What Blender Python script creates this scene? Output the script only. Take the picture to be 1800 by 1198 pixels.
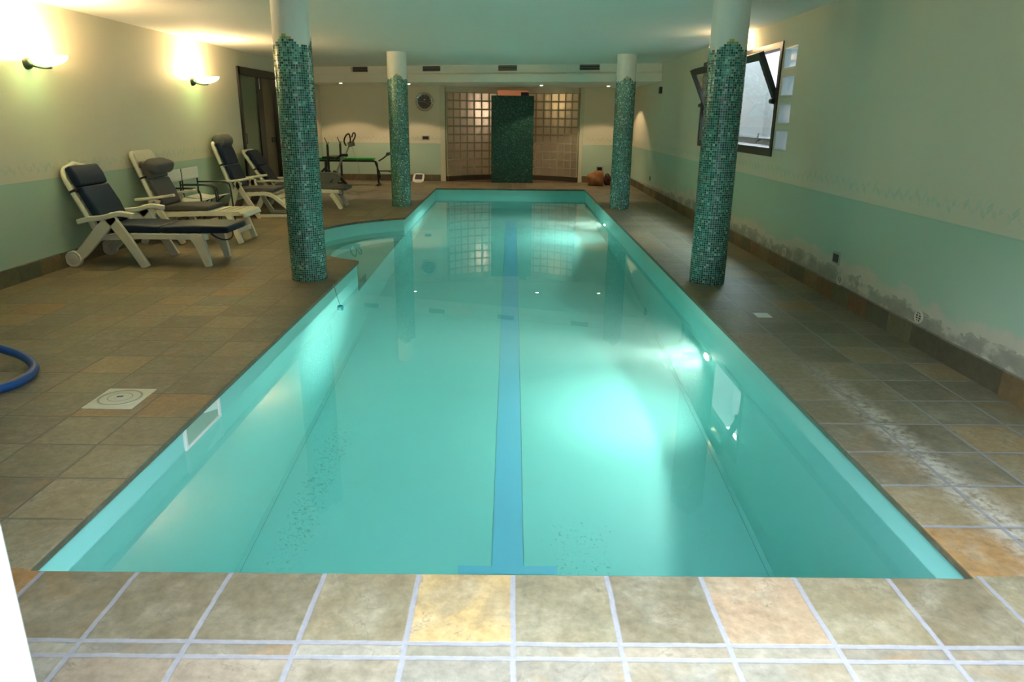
import bpy, bmesh, math, random
from mathutils import Vector, Matrix
random.seed(7)
PI = math.pi
for o in list(bpy.data.objects):
    bpy.data.objects.remove(o, do_unlink=True)
scene = bpy.context.scene
COL = scene.collection

# ------------------------------------------------------------------ camera
cam_d = bpy.data.cameras.new('camera')
cam = bpy.data.objects.new('camera', cam_d)
COL.objects.link(cam)
cam_d.sensor_width = 36.0
cam_d.lens = 1257.808 * 36.0 / 1800.0
cam_d.clip_start = 0.05
cam_d.clip_end = 200
_R = Vector((0.999948454, -0.000174282, 0.010151799))
_U = Vector((-0.009636660, 0.298588730, 0.954333220))
_F = Vector((0.003197540, 0.954381860, -0.298571660))
cam.matrix_world = Matrix(((_R.x, _U.x, -_F.x, 0.0), (_R.y, _U.y, -_F.y, 0.0),
                           (_R.z, _U.z, -_F.z, 1.6), (0, 0, 0, 1)))
cam_d.dof.use_dof = True
cam_d.dof.focus_distance = 6.0
cam_d.dof.aperture_fstop = 5.6
scene.camera = cam

# ------------------------------------------------------------------ world (overcast daylight)
world = bpy.data.worlds.new('world')
scene.world = world
world.use_nodes = True
_bg = world.node_tree.nodes['Background']
_bg.inputs[0].default_value = (0.74, 0.86, 1.0, 1)
_bg.inputs[1].default_value = 42.0

# ------------------------------------------------------------------ exposure / renderer
vs = scene.view_settings
scene.display_settings.display_device = 'sRGB'
vs.view_transform = 'Standard'
vs.look = 'None'
vs.exposure = 0.0
vs.gamma = 1.0
vs.use_curve_mapping = False
cy = scene.cycles
cy.max_bounces = 12
cy.diffuse_bounces = 5
cy.glossy_bounces = 5
cy.transmission_bounces = 10
cy.transparent_max_bounces = 12
cy.volume_bounces = 1
cy.sample_clamp_indirect = 60.0
cy.sample_clamp_direct = 0.0
cy.blur_glossy = 0.5
cy.use_denoising = True
try:
    cy.denoiser = 'OPENIMAGEDENOISE'
except Exception:
    pass

SCONCE_W = 126.0
SCONCE_COL = (1.0, 0.68, 0.35)
DOWN_W = 56.0
POOL_W = 320.0

# ------------------------------------------------------------------ key dimensions (metres)
XL, XR, YN, YF = -1.75, 1.715, 2.25, 17.0      # pool rim
WL, WR, YB = -4.81, 3.02, 18.9                 # left, right, back wall faces
ZC = 2.663                                     # ceiling
ZW = -0.165                                     # water level
ARC_C, ARC_R = (-0.75, 10.03), 2.12            # bay of steps on the left of the pool


# ================================================================== helpers
def node_mat(name):
    m = bpy.data.materials.new(name)
    m.use_nodes = True
    nt = m.node_tree
    nt.nodes.clear()
    out = nt.nodes.new('ShaderNodeOutputMaterial')
    return m, nt, out


class NG:
    """small expression builder for shader nodes"""
    def __init__(self, nt):
        self.nt = nt

    def n(self, t):
        return self.nt.nodes.new(t)

    def put(self, sock, v):
        if isinstance(v, (int, float)):
            sock.default_value = v
        elif isinstance(v, (tuple, list)):
            sock.default_value = tuple(v) + ((1.0,) if len(v) == 3 and len(sock.default_value) == 4 else ())
        else:
            self.nt.links.new(v, sock)

    def m(self, op, a, b=None, c=None, clamp=False):
        k = self.n('ShaderNodeMath')
        k.operation = op
        k.use_clamp = clamp
        self.put(k.inputs[0], a)
        if b is not None:
            self.put(k.inputs[1], b)
        if c is not None:
            self.put(k.inputs[2], c)
        return k.outputs[0]

    def mix(self, f, a, b, blend='MIX'):
        k = self.n('ShaderNodeMix')
        k.data_type = 'RGBA'
        k.blend_type = blend
        self.put(k.inputs[0], f)
        self.put(k.inputs[6], a)
        self.put(k.inputs[7], b)
        return k.outputs[2]

    def sel(self, cond, a, b):           # cond ? a : b for floats
        k = self.n('ShaderNodeMix')
        k.data_type = 'FLOAT'
        self.put(k.inputs[0], cond)
        self.put(k.inputs[2], b)
        self.put(k.inputs[3], a)
        return k.outputs[0]

    def pos(self):
        tc = self.n('ShaderNodeNewGeometry')
        s = self.n('ShaderNodeSeparateXYZ')
        self.nt.links.new(tc.outputs['Position'], s.inputs[0])
        return tc.outputs['Position'], s.outputs[0], s.outputs[1], s.outputs[2]

    def obj(self):
        tc = self.n('ShaderNodeTexCoord')
        return tc.outputs['Object']

    def comb(self, x, y, z):
        k = self.n('ShaderNodeCombineXYZ')
        self.put(k.inputs[0], x)
        self.put(k.inputs[1], y)
        self.put(k.inputs[2], z)
        return k.outputs[0]

    def noise(self, vec, scale, detail=3.0, rough=0.55, dist=0.0):
        k = self.n('ShaderNodeTexNoise')
        self.nt.links.new(vec, k.inputs['Vector'])
        k.inputs['Scale'].default_value = scale
        k.inputs['Detail'].default_value = detail
        k.inputs['Roughness'].default_value = rough
        k.inputs['Distortion'].default_value = dist
        return k.outputs[0]

    def white(self, vec):
        k = self.n('ShaderNodeTexWhiteNoise')
        k.noise_dimensions = '3D'
        self.nt.links.new(vec, k.inputs['Vector'])
        return k.outputs[0], k.outputs[1]

    def ramp(self, f, stops, interp='LINEAR'):
        k = self.n('ShaderNodeValToRGB')
        k.color_ramp.interpolation = interp
        e = k.color_ramp.elements
        while len(e) > 1:
            e.remove(e[-1])
        e[0].position, e[0].color = stops[0][0], tuple(stops[0][1]) + (1,)
        for p, c in stops[1:]:
            x = e.new(p)
            x.color = tuple(c) + (1,)
        self.put(k.inputs[0], f)
        return k.outputs[0]

    def smooth(self, v, a, b):           # smoothstep from a to b
        k = self.n('ShaderNodeMapRange')
        k.interpolation_type = 'SMOOTHSTEP'
        self.put(k.inputs[0], v)
        k.inputs[1].default_value = a
        k.inputs[2].default_value = b
        return k.outputs[0]

    def bump(self, h, strength, dist=0.01):
        k = self.n('ShaderNodeBump')
        k.inputs['Strength'].default_value = strength
        k.inputs['Distance'].default_value = dist
        self.put(k.inputs['Height'], h)
        return k.outputs[0]

    def pbr(self, out, col, rough=0.5, metal=0.0, normal=None, spec=0.5, **kw):
        k = self.n('ShaderNodeBsdfPrincipled')
        self.put(k.inputs['Base Color'], col)
        self.put(k.inputs['Roughness'], rough)
        k.inputs['Metallic'].default_value = metal
        k.inputs['Specular IOR Level'].default_value = spec
        for kk, v in kw.items():
            self.put(k.inputs[kk], v)
        if normal is not None:
            self.nt.links.new(normal, k.inputs['Normal'])
        self.nt.links.new(k.outputs[0], out.inputs[0])
        return k


def plain(name, col, rough=0.5, metal=0.0, var=0.06, scale=30.0, spec=0.5, bump=0.0, **kw):
    m, nt, out = node_mat(name)
    g = NG(nt)
    v = g.obj()
    nz = g.noise(v, scale, 3)
    f = g.m('MULTIPLY_ADD', nz, var * 2, 1 - var)
    c = g.mix(1.0, col, g.comb(f, f, f), 'MULTIPLY')
    nrm = g.bump(nz, bump, 0.004) if bump else None
    g.pbr(out, c, rough, metal, nrm, spec, **kw)
    return m


class MB:
    """collects shapes into one bmesh"""
    def __init__(self):
        self.b = bmesh.new()

    def face(self, pts):
        return self.b.faces.new([self.b.verts.new(p) for p in pts])

    def box(self, x0, x1, y0, y1, z0, z1):
        v = [self.b.verts.new((x, y, z)) for x in (x0, x1) for y in (y0, y1) for z in (z0, z1)]
        for q in ((0, 1, 3, 2), (4, 6, 7, 5), (0, 4, 5, 1), (2, 3, 7, 6), (0, 2, 6, 4), (1, 5, 7, 3)):
            self.b.faces.new([v[i] for i in q])
        return self

    def obox(self, c, ax, ay, az):
        """oriented box: centre and three half-axis vectors"""
        c, ax, ay, az = Vector(c), Vector(ax), Vector(ay), Vector(az)
        v = [self.b.verts.new(c + ax * i + ay * j + az * k) for i in (-1, 1) for j in (-1, 1) for k in (-1, 1)]
        for q in ((0, 1, 3, 2), (4, 6, 7, 5), (0, 4, 5, 1), (2, 3, 7, 6), (0, 2, 6, 4), (1, 5, 7, 3)):
            self.b.faces.new([v[i] for i in q])
        return self

    def tube(self, pts, r, n=10, cap=True, flat=1.0):
        pts = [Vector(p) for p in pts]
        rs = r if isinstance(r, (list, tuple)) else [r] * len(pts)
        up = Vector((0, 0, 1))
        t0 = (pts[1] - pts[0]).normalized()
        if abs(t0.dot(up)) > 0.95:
            up = Vector((0, 1, 0))
        rings = []
        a = None
        for i, p in enumerate(pts):
            if i == 0:
                t = pts[1] - pts[0]
            elif i == len(pts) - 1:
                t = pts[-1] - pts[-2]
            else:
                t = (pts[i + 1] - p).normalized() + (p - pts[i - 1]).normalized()
            t.normalize()
            if a is None:
                a = t.cross(up).normalized()
            else:
                a = (a - t * a.dot(t)).normalized()
            b = t.cross(a)
            rings.append([self.b.verts.new(p + (a * math.cos(2 * PI * k / n) + b * math.sin(2 * PI * k / n) * flat) * rs[i]) for k in range(n)])
        for i in range(len(rings) - 1):
            for k in range(n):
                self.b.faces.new((rings[i][k], rings[i][(k + 1) % n], rings[i + 1][(k + 1) % n], rings[i + 1][k]))
        if cap:
            self.b.faces.new(rings[0][::-1])
            self.b.faces.new(rings[-1])
        return self

    def cyl(self, p0, p1, r, n=24, r1=None):
        return self.tube([p0, p1], [r, r if r1 is None else r1], n)

    def lathe(self, prof, c=(0, 0, 0), n=32, axis='z'):
        """revolve (radius, height) profile"""
        c = Vector(c)
        rings = []
        for rr, h in prof:
            ring = []
            for k in range(n):
                a = 2 * PI * k / n
                u, w = rr * math.cos(a), rr * math.sin(a)
                p = {'z': (u, w, h), 'x': (h, u, w), 'y': (u, h, w)}[axis]
                ring.append(self.b.verts.new(c + Vector(p)))
            rings.append(ring)
        for i in range(len(rings) - 1):
            for k in range(n):
                self.b.faces.new((rings[i][k], rings[i][(k + 1) % n], rings[i + 1][(k + 1) % n], rings[i + 1][k]))
        return self

    def ribbon(self, pts, th, y0, y1):
        """profile of varying thickness along a polyline in XZ, extruded from y0 to y1"""
        P = [Vector((p[0], p[1])) for p in pts]
        T = th if isinstance(th, (list, tuple)) else [th] * len(P)
        L, Rr = [], []
        for i, p in enumerate(P):
            if i == 0:
                t = P[1] - P[0]
            elif i == len(P) - 1:
                t = P[-1] - P[-2]
            else:
                t = (P[i + 1] - p).normalized() + (p - P[i - 1]).normalized()
            t.normalize()
            nn = Vector((-t.y, t.x)) * T[i] / 2
            L.append(p + nn)
            Rr.append(p - nn)
        va = [[self.b.verts.new((q.x, y, q.y)) for q in L] for y in (y0, y1)]
        vb = [[self.b.verts.new((q.x, y, q.y)) for q in Rr] for y in (y0, y1)]
        for i in range(len(P) - 1):
            self.b.faces.new((va[0][i], va[1][i], va[1][i + 1], va[0][i + 1]))
            self.b.faces.new((vb[0][i], vb[0][i + 1], vb[1][i + 1], vb[1][i]))
            self.b.faces.new((va[0][i], va[0][i + 1], vb[0][i + 1], vb[0][i]))
            self.b.faces.new((va[1][i], vb[1][i], vb[1][i + 1], va[1][i + 1]))
        for i in (0, len(P) - 1):
            self.b.faces.new((va[0][i], vb[0][i], vb[1][i], va[1][i]))
        return self

    def ball(self, c, rx, ry, rz, seg=24, rings=14, p=2.0):
        """superellipsoid"""
        c = Vector(c)

        def s(v):
            return math.copysign(abs(v) ** (2.0 / p), v)
        R = []
        for i in range(rings + 1):
            a = -PI / 2 + PI * i / rings
            R.append([self.b.verts.new(c + Vector((rx * s(math.cos(a)) * s(math.cos(2 * PI * k / seg)),
                                                   ry * s(math.cos(a)) * s(math.sin(2 * PI * k / seg)),
                                                   rz * s(math.sin(a))))) for k in range(seg)])
        for i in range(rings):
            for k in range(seg):
                self.b.faces.new((R[i][k], R[i][(k + 1) % seg], R[i + 1][(k + 1) % seg], R[i + 1][k]))
        return self

    def build(self, name, mat, parent=None, bevel=0.0, smooth=False, seg=2, sub=0, rot=None):
        bmesh.ops.remove_doubles(self.b, verts=self.b.verts, dist=1e-6)
        bmesh.ops.dissolve_degenerate(self.b, edges=self.b.edges, dist=1e-7)
        bmesh.ops.recalc_face_normals(self.b, faces=self.b.faces)
        me = bpy.data.meshes.new(name)
        self.b.to_mesh(me)
        self.b.free()
        return link(name, me, mat, parent, bevel, smooth, seg, sub)


def link(name, me, mat, parent=None, bevel=0.0, smooth=False, seg=2, sub=0):
    o = bpy.data.objects.new(name, me)
    COL.objects.link(o)
    if mat is not None:
        me.materials.append(mat)
    if parent is not None:
        o.parent = parent
    if bevel:
        md = o.modifiers.new('bevel', 'BEVEL')
        md.width = bevel
        md.segments = seg
        md.limit_method = 'ANGLE'
        md.angle_limit = math.radians(40)
    if sub:
        md = o.modifiers.new('sub', 'SUBSURF')
        md.levels = sub
        md.render_levels = sub
    if smooth or bevel:
        for p in me.polygons:
            p.use_smooth = True
        if smooth != 'all':
            try:
                me.set_sharp_from_angle(angle=math.radians(42))
            except Exception:
                pass
    return o


def tag(o, label=None, cat=None, group=None, kind=None):
    if label:
        o['label'] = label
    if cat:
        o['category'] = cat
    if group:
        o['group'] = group
    if kind:
        o['kind'] = kind
    return o


def thing(name, label, cat, loc=(0, 0, 0), rz=0.0, group=None):
    o = bpy.data.objects.new(name, None)
    COL.objects.link(o)
    o.empty_display_size = 0.1
    o.location = loc
    o.rotation_euler = (0, 0, rz)
    return tag(o, label, cat, group)


def struct(o, label=None):
    o['kind'] = 'structure'
    if label:
        o['label'] = label
    return o


def dup(root, loc=None, rz=None, label=None, group=None):
    def cp(o, par):
        c = o.copy()
        COL.objects.link(c)
        c.parent = par
        for ch in o.children:
            cp(ch, c)
        return c
    r = cp(root, None)
    if loc is not None:
        r.location = loc
    if rz is not None:
        r.rotation_euler = (0, 0, rz)
    if label:
        r['label'] = label
    if group:
        r['group'] = group
    return r


def crom(pts, n=6):
    P = [Vector(p) for p in pts]
    out = []
    for i in range(len(P) - 1):
        p0 = P[max(i - 1, 0)]
        p1, p2 = P[i], P[i + 1]
        p3 = P[min(i + 2, len(P) - 1)]
        for k in range(n):
            t = k / n
            out.append(0.5 * ((2 * p1) + (p2 - p0) * t + (2 * p0 - 5 * p1 + 4 * p2 - p3) * t * t + (3 * p1 - p0 - 3 * p2 + p3) * t ** 3))
    out.append(P[-1])
    return out


def plate(outer, holes, to3d, depth):
    """flat plate with holes: polygons in 2D mapped by to3d(u, v), thickened by the vector depth"""
    b = bmesh.new()
    es = []
    for loop in [outer] + holes:
        vs_ = [b.verts.new(to3d(*p)) for p in loop]
        for i in range(len(vs_)):
            es.append(b.edges.new((vs_[i], vs_[(i + 1) % len(vs_)])))
    r = bmesh.ops.triangle_fill(b, use_beauty=True, use_dissolve=False, edges=es)
    fs = [f for f in b.faces]
    ex = bmesh.ops.extrude_face_region(b, geom=fs)
    bmesh.ops.translate(b, vec=Vector(depth), verts=[v for v in ex['geom'] if isinstance(v, bmesh.types.BMVert)])
    mb = MB.__new__(MB)
    mb.b = b
    return mb


def rect(a0, a1, b0, b1):
    return [(a0, b0), (a1, b0), (a1, b1), (a0, b1)]


def add_light(name, kind, loc, energy, col, parent=None, size=0.05, rot=None, **kw):
    d = bpy.data.lights.new(name, kind)
    d.energy = energy
    d.color = col
    if kind in ('POINT', 'SPOT'):
        d.shadow_soft_size = size
    for k, v in kw.items():
        setattr(d, k, v)
    o = bpy.data.objects.new(name, d)
    COL.objects.link(o)
    o.location = loc
    if rot is not None:
        o.rotation_euler = rot
    if parent is not None:
        o.parent = parent
    return o


# ================================================================== materials
def wall_mat(name, axis, stain=False):
    """cream plaster above, pale green dado below, stencilled leaf frieze between; axis = coordinate along the wall"""
    m, nt, out = node_mat(name)
    g = NG(nt)
    p, x, y, z = g.pos()
    s = x if axis == 'x' else y
    n1 = g.noise(p, 1.3, 4)
    n2 = g.noise(p, 14, 4)
    cream = g.mix(n1, (0.62, 0.575, 0.43), (0.67, 0.62, 0.475))
    green = g.mix(n1, (0.385, 0.52, 0.40), (0.435, 0.565, 0.44))
    low = g.m('LESS_THAN', z, 0.93)
    col = g.mix(low, cream, green)
    # thin line at the top of the dado
    ln = g.m('LESS_THAN', g.m('ABSOLUTE', g.m('SUBTRACT', z, 0.932)), 0.006)
    col = g.mix(g.m('MULTIPLY', ln, 0.6), col, (0.28, 0.46, 0.36))
    # frieze: leaning leaves, alternating direction
    cell = g.m('DIVIDE', s, 0.062)
    k = g.m('FLOOR', cell)
    par = g.m('MULTIPLY_ADD', g.m('PINGPONG', k, 1.0), 2.0, -1.0)
    wn, _ = g.white(g.comb(k, 3.0, 1.0))
    u = g.m('MULTIPLY', g.m('SUBTRACT', g.m('FRACT', cell), 0.5), 0.062)
    v = g.m('SUBTRACT', g.m('SUBTRACT', z, 1.06), g.m('MULTIPLY', par, 0.018))
    ang = g.m('MULTIPLY', par, g.m('MULTIPLY_ADD', wn, 0.5, 0.5))
    ca, sa = g.m('COSINE', ang), g.m('SINE', ang)
    a = g.m('ADD', g.m('MULTIPLY', u, ca), g.m('MULTIPLY', v, sa))
    b = g.m('SUBTRACT', g.m('MULTIPLY', v, ca), g.m('MULTIPLY', u, sa))
    d = g.m('ADD', g.m('POWER', g.m('DIVIDE', a, 0.019), 2.0), g.m('POWER', g.m('DIVIDE', b, 0.05), 2.0))
    leaf = g.m('MULTIPLY', g.m('LESS_THAN', d, 1.0), g.m('GREATER_THAN', g.m('ABSOLUTE', a), 0.002))
    worn = g.m('MULTIPLY', leaf, g.smooth(n2, 0.35, 0.6))
    col = g.mix(g.m('MULTIPLY', worn, 0.58), col, (0.34, 0.52, 0.41))
    h = n2
    if stain:
        q = g.comb(x, y, g.m('MULTIPLY', z, 1.5))
        big = g.noise(q, 1.1, 4, 0.6)
        mid = g.noise(q, 4.0, 5, 0.65)
        fine = g.noise(q, 10.0, 5, 0.6)
        edge = g.m('ADD', g.m('MULTIPLY_ADD', big, 0.62, 0.08), g.m('MULTIPLY', g.m('SUBTRACT', mid, 0.5), 0.16))
        fall = g.m('MULTIPLY', g.smooth(y, 19.5, 12.0), 1.0)
        edge = g.m('MULTIPLY', edge, g.m('MULTIPLY_ADD', fall, 0.75, 0.25))
        damp = g.smooth(g.m('SUBTRACT', edge, z), -0.03, 0.05)
        col = g.mix(g.m('MULTIPLY', damp, 0.92), col, g.mix(mid, (0.52, 0.47, 0.37), (0.66, 0.60, 0.49)))
        e2 = g.m('ADD', g.m('MULTIPLY', edge, 0.45), g.m('MULTIPLY_ADD', fine, 0.14, 0.03))
        rot = g.m('MULTIPLY', g.smooth(g.m('SUBTRACT', e2, z), -0.015, 0.03), g.smooth(mid, 0.34, 0.52))
        col = g.mix(g.m('MULTIPLY', rot, 0.8), col, g.mix(fine, (0.16, 0.15, 0.11), (0.38, 0.36, 0.29)))
        crack = g.m('MULTIPLY', g.m('LESS_THAN', g.m('ABSOLUTE', g.m('SUBTRACT', e2, z)), 0.007), g.smooth(mid, 0.40, 0.52))
        col = g.mix(g.m('MULTIPLY', crack, 0.35), col, (0.10, 0.09, 0.06))
        h = g.m('ADD', n2, g.m('MULTIPLY', rot, g.m('MULTIPLY', fine, 3.0)))
    g.pbr(out, col, 0.75, 0, g.bump(h, 0.12, 0.006), 0.3)
    return m


def floor_mat():
    m, nt, out = node_mat('slate_floor_tiles')
    g = NG(nt)
    p, x0, y0, z = g.pos()
    wob = g.noise(p, 6.0, 2)
    wob2 = g.noise(g.comb(g.m('ADD', x0, 31.0), y0, z), 6.0, 2)
    x = g.m('MULTIPLY_ADD', g.m('SUBTRACT', wob, 0.5), 0.012, x0)
    y = g.m('MULTIPLY_ADD', g.m('SUBTRACT', wob2, 0.5), 0.012, y0)
    isL = g.m('LESS_THAN', x0, XL)
    isR = g.m('GREATER_THAN', x0, XR)
    isN = g.m('LESS_THAN', y0, 2.262)
    um = g.m('DIVIDE', g.m('SUBTRACT', x, 0.02), 0.343)
    ul = g.m('DIVIDE', g.m('SUBTRACT', x, XL + 0.026), 0.352)
    ur = g.m('DIVIDE', g.m('SUBTRACT', x, XR - 0.026), 0.352)
    notN = g.m('SUBTRACT', 1.0, isN)
    u = g.sel(g.m('MULTIPLY', isL, notN), ul, g.sel(g.m('MULTIPLY', isR, notN), ur, um))
    d = g.m('SUBTRACT', 2.274, y)
    strip = g.m('MULTIPLY', g.m('GREATER_THAN', d, 0.389), g.m('LESS_THAN', d, 0.454))
    past = g.m('GREATER_THAN', d, 0.454)
    vn = g.sel(past, g.m('SUBTRACT', -2.0, g.m('DIVIDE', g.m('SUBTRACT', d, 0.454), 0.35)),
               g.sel(strip, g.m('SUBTRACT', -1.0, g.m('DIVIDE', g.m('SUBTRACT', d, 0.389), 0.065)),
                     g.m('DIVIDE', d, -0.389)))
    vm = g.m('DIVIDE', g.m('SUBTRACT', y, YN), 0.3475)
    v = g.sel(isN, vn, vm)
    vsize = g.sel(g.m('MULTIPLY', isN, strip), 0.065, 0.35)
    fu, fv = g.m('FRACT', u), g.m('FRACT', v)
    du = g.m('MULTIPLY', g.m('MINIMUM', fu, g.m('SUBTRACT', 1.0, fu)), 0.345)
    dv = g.m('MULTIPLY', g.m('MINIMUM', fv, g.m('SUBTRACT', 1.0, fv)), vsize)
    dist = g.m('MINIMUM', du, dv)
    gw = g.sel(isL, 0.0055, 0.0085)
    grout = g.m('SUBTRACT', 1.0, g.smooth(g.m('SUBTRACT', dist, gw), -0.0025, 0.0035))
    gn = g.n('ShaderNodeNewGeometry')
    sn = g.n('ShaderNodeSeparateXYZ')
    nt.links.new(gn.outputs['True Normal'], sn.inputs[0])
    grout = g.m('MULTIPLY', grout, g.m('GREATER_THAN', sn.outputs[2], 0.5))
    reg = g.m('ADD', isL, g.m('MULTIPLY', isR, 2.0))
    idv = g.comb(g.m('FLOOR', u), g.m('FLOOR', v), reg)
    r1, c1 = g.white(idv)
    r2, _ = g.white(g.comb(g.m('FLOOR', v), g.m('FLOOR', u), g.m('ADD', reg, 7.0)))
    base = g.ramp(r1, [(0.0, (0.215, 0.182, 0.118)), (0.2, (0.265, 0.228, 0.145)), (0.45, (0.315, 0.268, 0.170)),
                       (0.62, (0.240, 0.215, 0.150)), (0.78, (0.335, 0.268, 0.160)), (0.88, (0.375, 0.270, 0.145)),
                       (0.95, (0.400, 0.235, 0.100)), (1.0, (0.280, 0.245, 0.170))], 'CONSTANT')
    # three strikingly coloured tiles in the front row
    row1 = g.m('MULTIPLY', isN, g.m('COMPARE', g.m('FLOOR', v), -1.0, 0.1))
    for kk, cc in ((-1.0, (0.52, 0.37, 0.17)), (2.0, (0.40, 0.29, 0.19)), (-6.0, (0.36, 0.19, 0.07))):
        base = g.mix(g.m('MULTIPLY', row1, g.m('COMPARE', g.m('FLOOR', u), kk, 0.1)), base, cc)
    paler = g.m('MULTIPLY', isN, g.m('LESS_THAN', v, -1.0))
    base = g.mix(g.m('MULTIPLY', paler, 0.65), base, g.mix(r2, (0.24, 0.225, 0.20), (0.36, 0.345, 0.31)))
    off = g.n('ShaderNodeVectorMath')
    off.operation = 'MULTIPLY_ADD'
    nt.links.new(c1, off.inputs[0])
    off.inputs[1].default_value = (19, 19, 19)
    nt.links.new(p, off.inputs[2])
    n1 = g.noise(off.outputs[0], 6.5, 8, 0.66, 0.25)
    n2 = g.noise(off.outputs[0], 28.0, 6, 0.7)
    n3 = g.noise(off.outputs[0], 2.6, 4, 0.6, 1.2)
    base = g.mix(g.m('MULTIPLY', g.smooth(n3, 0.48, 0.66), 0.55), base, g.mix(r2, (0.34, 0.20, 0.085), (0.20, 0.205, 0.15)))
    vein = g.m('MULTIPLY', g.m('LESS_THAN', g.m('ABSOLUTE', g.m('SUBTRACT', n3, 0.47)), 0.006), g.smooth(n1, 0.45, 0.6))
    base = g.mix(g.m('MULTIPLY', vein, 0.5), base, (0.10, 0.075, 0.045))
    base = g.mix(g.smooth(n1, 0.42, 0.72), base, g.mix(0.36, base, (0.50, 0.46, 0.36)))
    base = g.mix(g.m('MULTIPLY', g.smooth(n1, 0.48, 0.26), 0.4), base, g.mix(r2, (0.27, 0.17, 0.08), (0.14, 0.14, 0.10)))
    # whitish lime bloom along one joint of the right deck
    bloom = g.m('MULTIPLY', g.smooth(g.m('ABSOLUTE', g.m('SUBTRACT', x0, 2.07)), 0.15, 0.01), g.smooth(y0, 5.2, 3.4))
    bloom = g.m('MULTIPLY', g.m('MULTIPLY', bloom, isR), g.smooth(g.m('ADD', n2, g.m('MULTIPLY', n1, 0.5)), 0.55, 0.85))
    base = g.mix(g.m('MULTIPLY', bloom, 0.8), base, (0.62, 0.59, 0.54))
    f = g.m('MULTIPLY_ADD', n2, 0.80, 0.27)
    base = g.mix(1.0, base, g.comb(f, g.m('MULTIPLY', f, 0.96), g.m('MULTIPLY', f, 0.88)), 'MULTIPLY')
    gcol = g.mix(isL, g.mix(g.smooth(y0, 2.3, 4.5), (0.23, 0.22, 0.225), (0.215, 0.20, 0.17)), (0.13, 0.11, 0.075))
    gf = g.m('MULTIPLY_ADD', n2, 0.7, 0.65)
    gcol = g.mix(1.0, gcol, g.comb(gf, gf, gf), 'MULTIPLY')
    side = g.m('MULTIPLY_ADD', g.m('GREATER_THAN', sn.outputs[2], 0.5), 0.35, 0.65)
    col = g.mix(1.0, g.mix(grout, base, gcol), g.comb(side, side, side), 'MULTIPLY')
    h = g.m('ADD', g.m('MULTIPLY', g.m('SUBTRACT', 1.0, grout), 0.6), g.m('ADD', g.m('MULTIPLY', n1, 0.5), g.m('MULTIPLY', n2, 0.18)))
    rough = g.m('MULTIPLY_ADD', n1, 0.25, 0.36)
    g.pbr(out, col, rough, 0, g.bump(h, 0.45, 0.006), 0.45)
    return m


def tint_mat(name, rough=0.25, metal=0.0, spec=0.5, var=0.25, scale=18.0, bump=0.0):
    """each face carries the colour of its own tile"""
    m, nt, out = node_mat(name)
    g = NG(nt)
    at = g.n('ShaderNodeAttribute')
    at.attribute_name = 'tint'
    p, x, y, z = g.pos()
    nz = g.noise(p, scale, 5, 0.6)
    f = g.m('MULTIPLY_ADD', nz, var * 2, 1 - var)
    c = g.mix(1.0, at.outputs['Color'], g.comb(f, f, f), 'MULTIPLY')
    g.pbr(out, c, rough, metal, g.bump(nz, bump, 0.005) if bump else None, spec)
    return m


def liner_mat():
    m, nt, out = node_mat('pool_liner')
    g = NG(nt)
    p, x, y, z = g.pos()
    n1 = g.noise(p, 0.9, 4)
    n2 = g.noise(p, 40.0, 3, 0.7)
    n3 = g.noise(p, 2.2, 3)
    col = g.mix(n1, (0.235, 0.58, 0.535), (0.285, 0.62, 0.575))
    # specks of algae scattered along the left side and a patch at the near end
    onfloor = g.m('LESS_THAN', z, -1.9)
    left = g.m('MULTIPLY', g.smooth(g.m('ABSOLUTE', g.m('ADD', x, 1.48)), 0.30, 0.05), g.smooth(g.m('ABSOLUTE', g.m('SUBTRACT', y, 5.0)), 1.6, 0.6))
    near = g.m('MULTIPLY', g.smooth(g.m('ABSOLUTE', g.m('SUBTRACT', x, 0.5)), 0.6, 0.1), g.smooth(g.m('ABSOLUTE', g.m('SUBTRACT', y, 4.3)), 0.6, 0.2))
    zone = g.m('MAXIMUM', left, g.m('MULTIPLY', near, 0.8))
    sp = g.smooth(g.m('ADD', n2, g.m('MULTIPLY', g.m('ADD', zone, g.m('MULTIPLY_ADD', n3, 0.3, -0.15)), 0.22)), 0.782, 0.81)
    sp = g.m('MULTIPLY', g.m('MULTIPLY', sp, onfloor), g.m('GREATER_THAN', zone, 0.05))
    col = g.mix(g.m('MULTIPLY', sp, 0.75), col, (0.10, 0.26, 0.22))
    # welded seam beside the corner of walls and floor
    g.pbr(out, col, 0.5, 0, None, 0.3)
    return m


def water_mat():
    m, nt, out = node_mat('pool_water')
    g = NG(nt)
    p, x, y, z = g.pos()
    nz = g.noise(g.comb(x, g.m('MULTIPLY', y, 0.8), z), 2.0, 2, 0.4)
    k = g.n('ShaderNodeBsdfGlass')
    k.inputs['Color'].default_value = (1, 1, 1, 1)
    k.inputs['Roughness'].default_value = 0.0
    k.inputs['IOR'].default_value = 1.333
    nt.links.new(g.bump(nz, 0.010, 0.05), k.inputs['Normal'])
    nt.links.new(k.outputs[0], out.inputs['Surface'])
    va = g.n('ShaderNodeVolumeAbsorption')
    va.inputs['Color'].default_value = (0.30, 0.88, 0.88, 1)
    va.inputs['Density'].default_value = 0.19
    vsn = g.n('ShaderNodeVolumeScatter')
    vsn.inputs['Color'].default_value = (0.66, 1.0, 0.92, 1)
    vsn.inputs['Density'].default_value = 0.085
    vsn.inputs['Anisotropy'].default_value = 0.1
    ad = g.n('ShaderNodeAddShader')
    nt.links.new(va.outputs[0], ad.inputs[0])
    nt.links.new(vsn.outputs[0], ad.inputs[1])
    nt.links.new(ad.outputs[0], out.inputs['Volume'])
    return m


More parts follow.
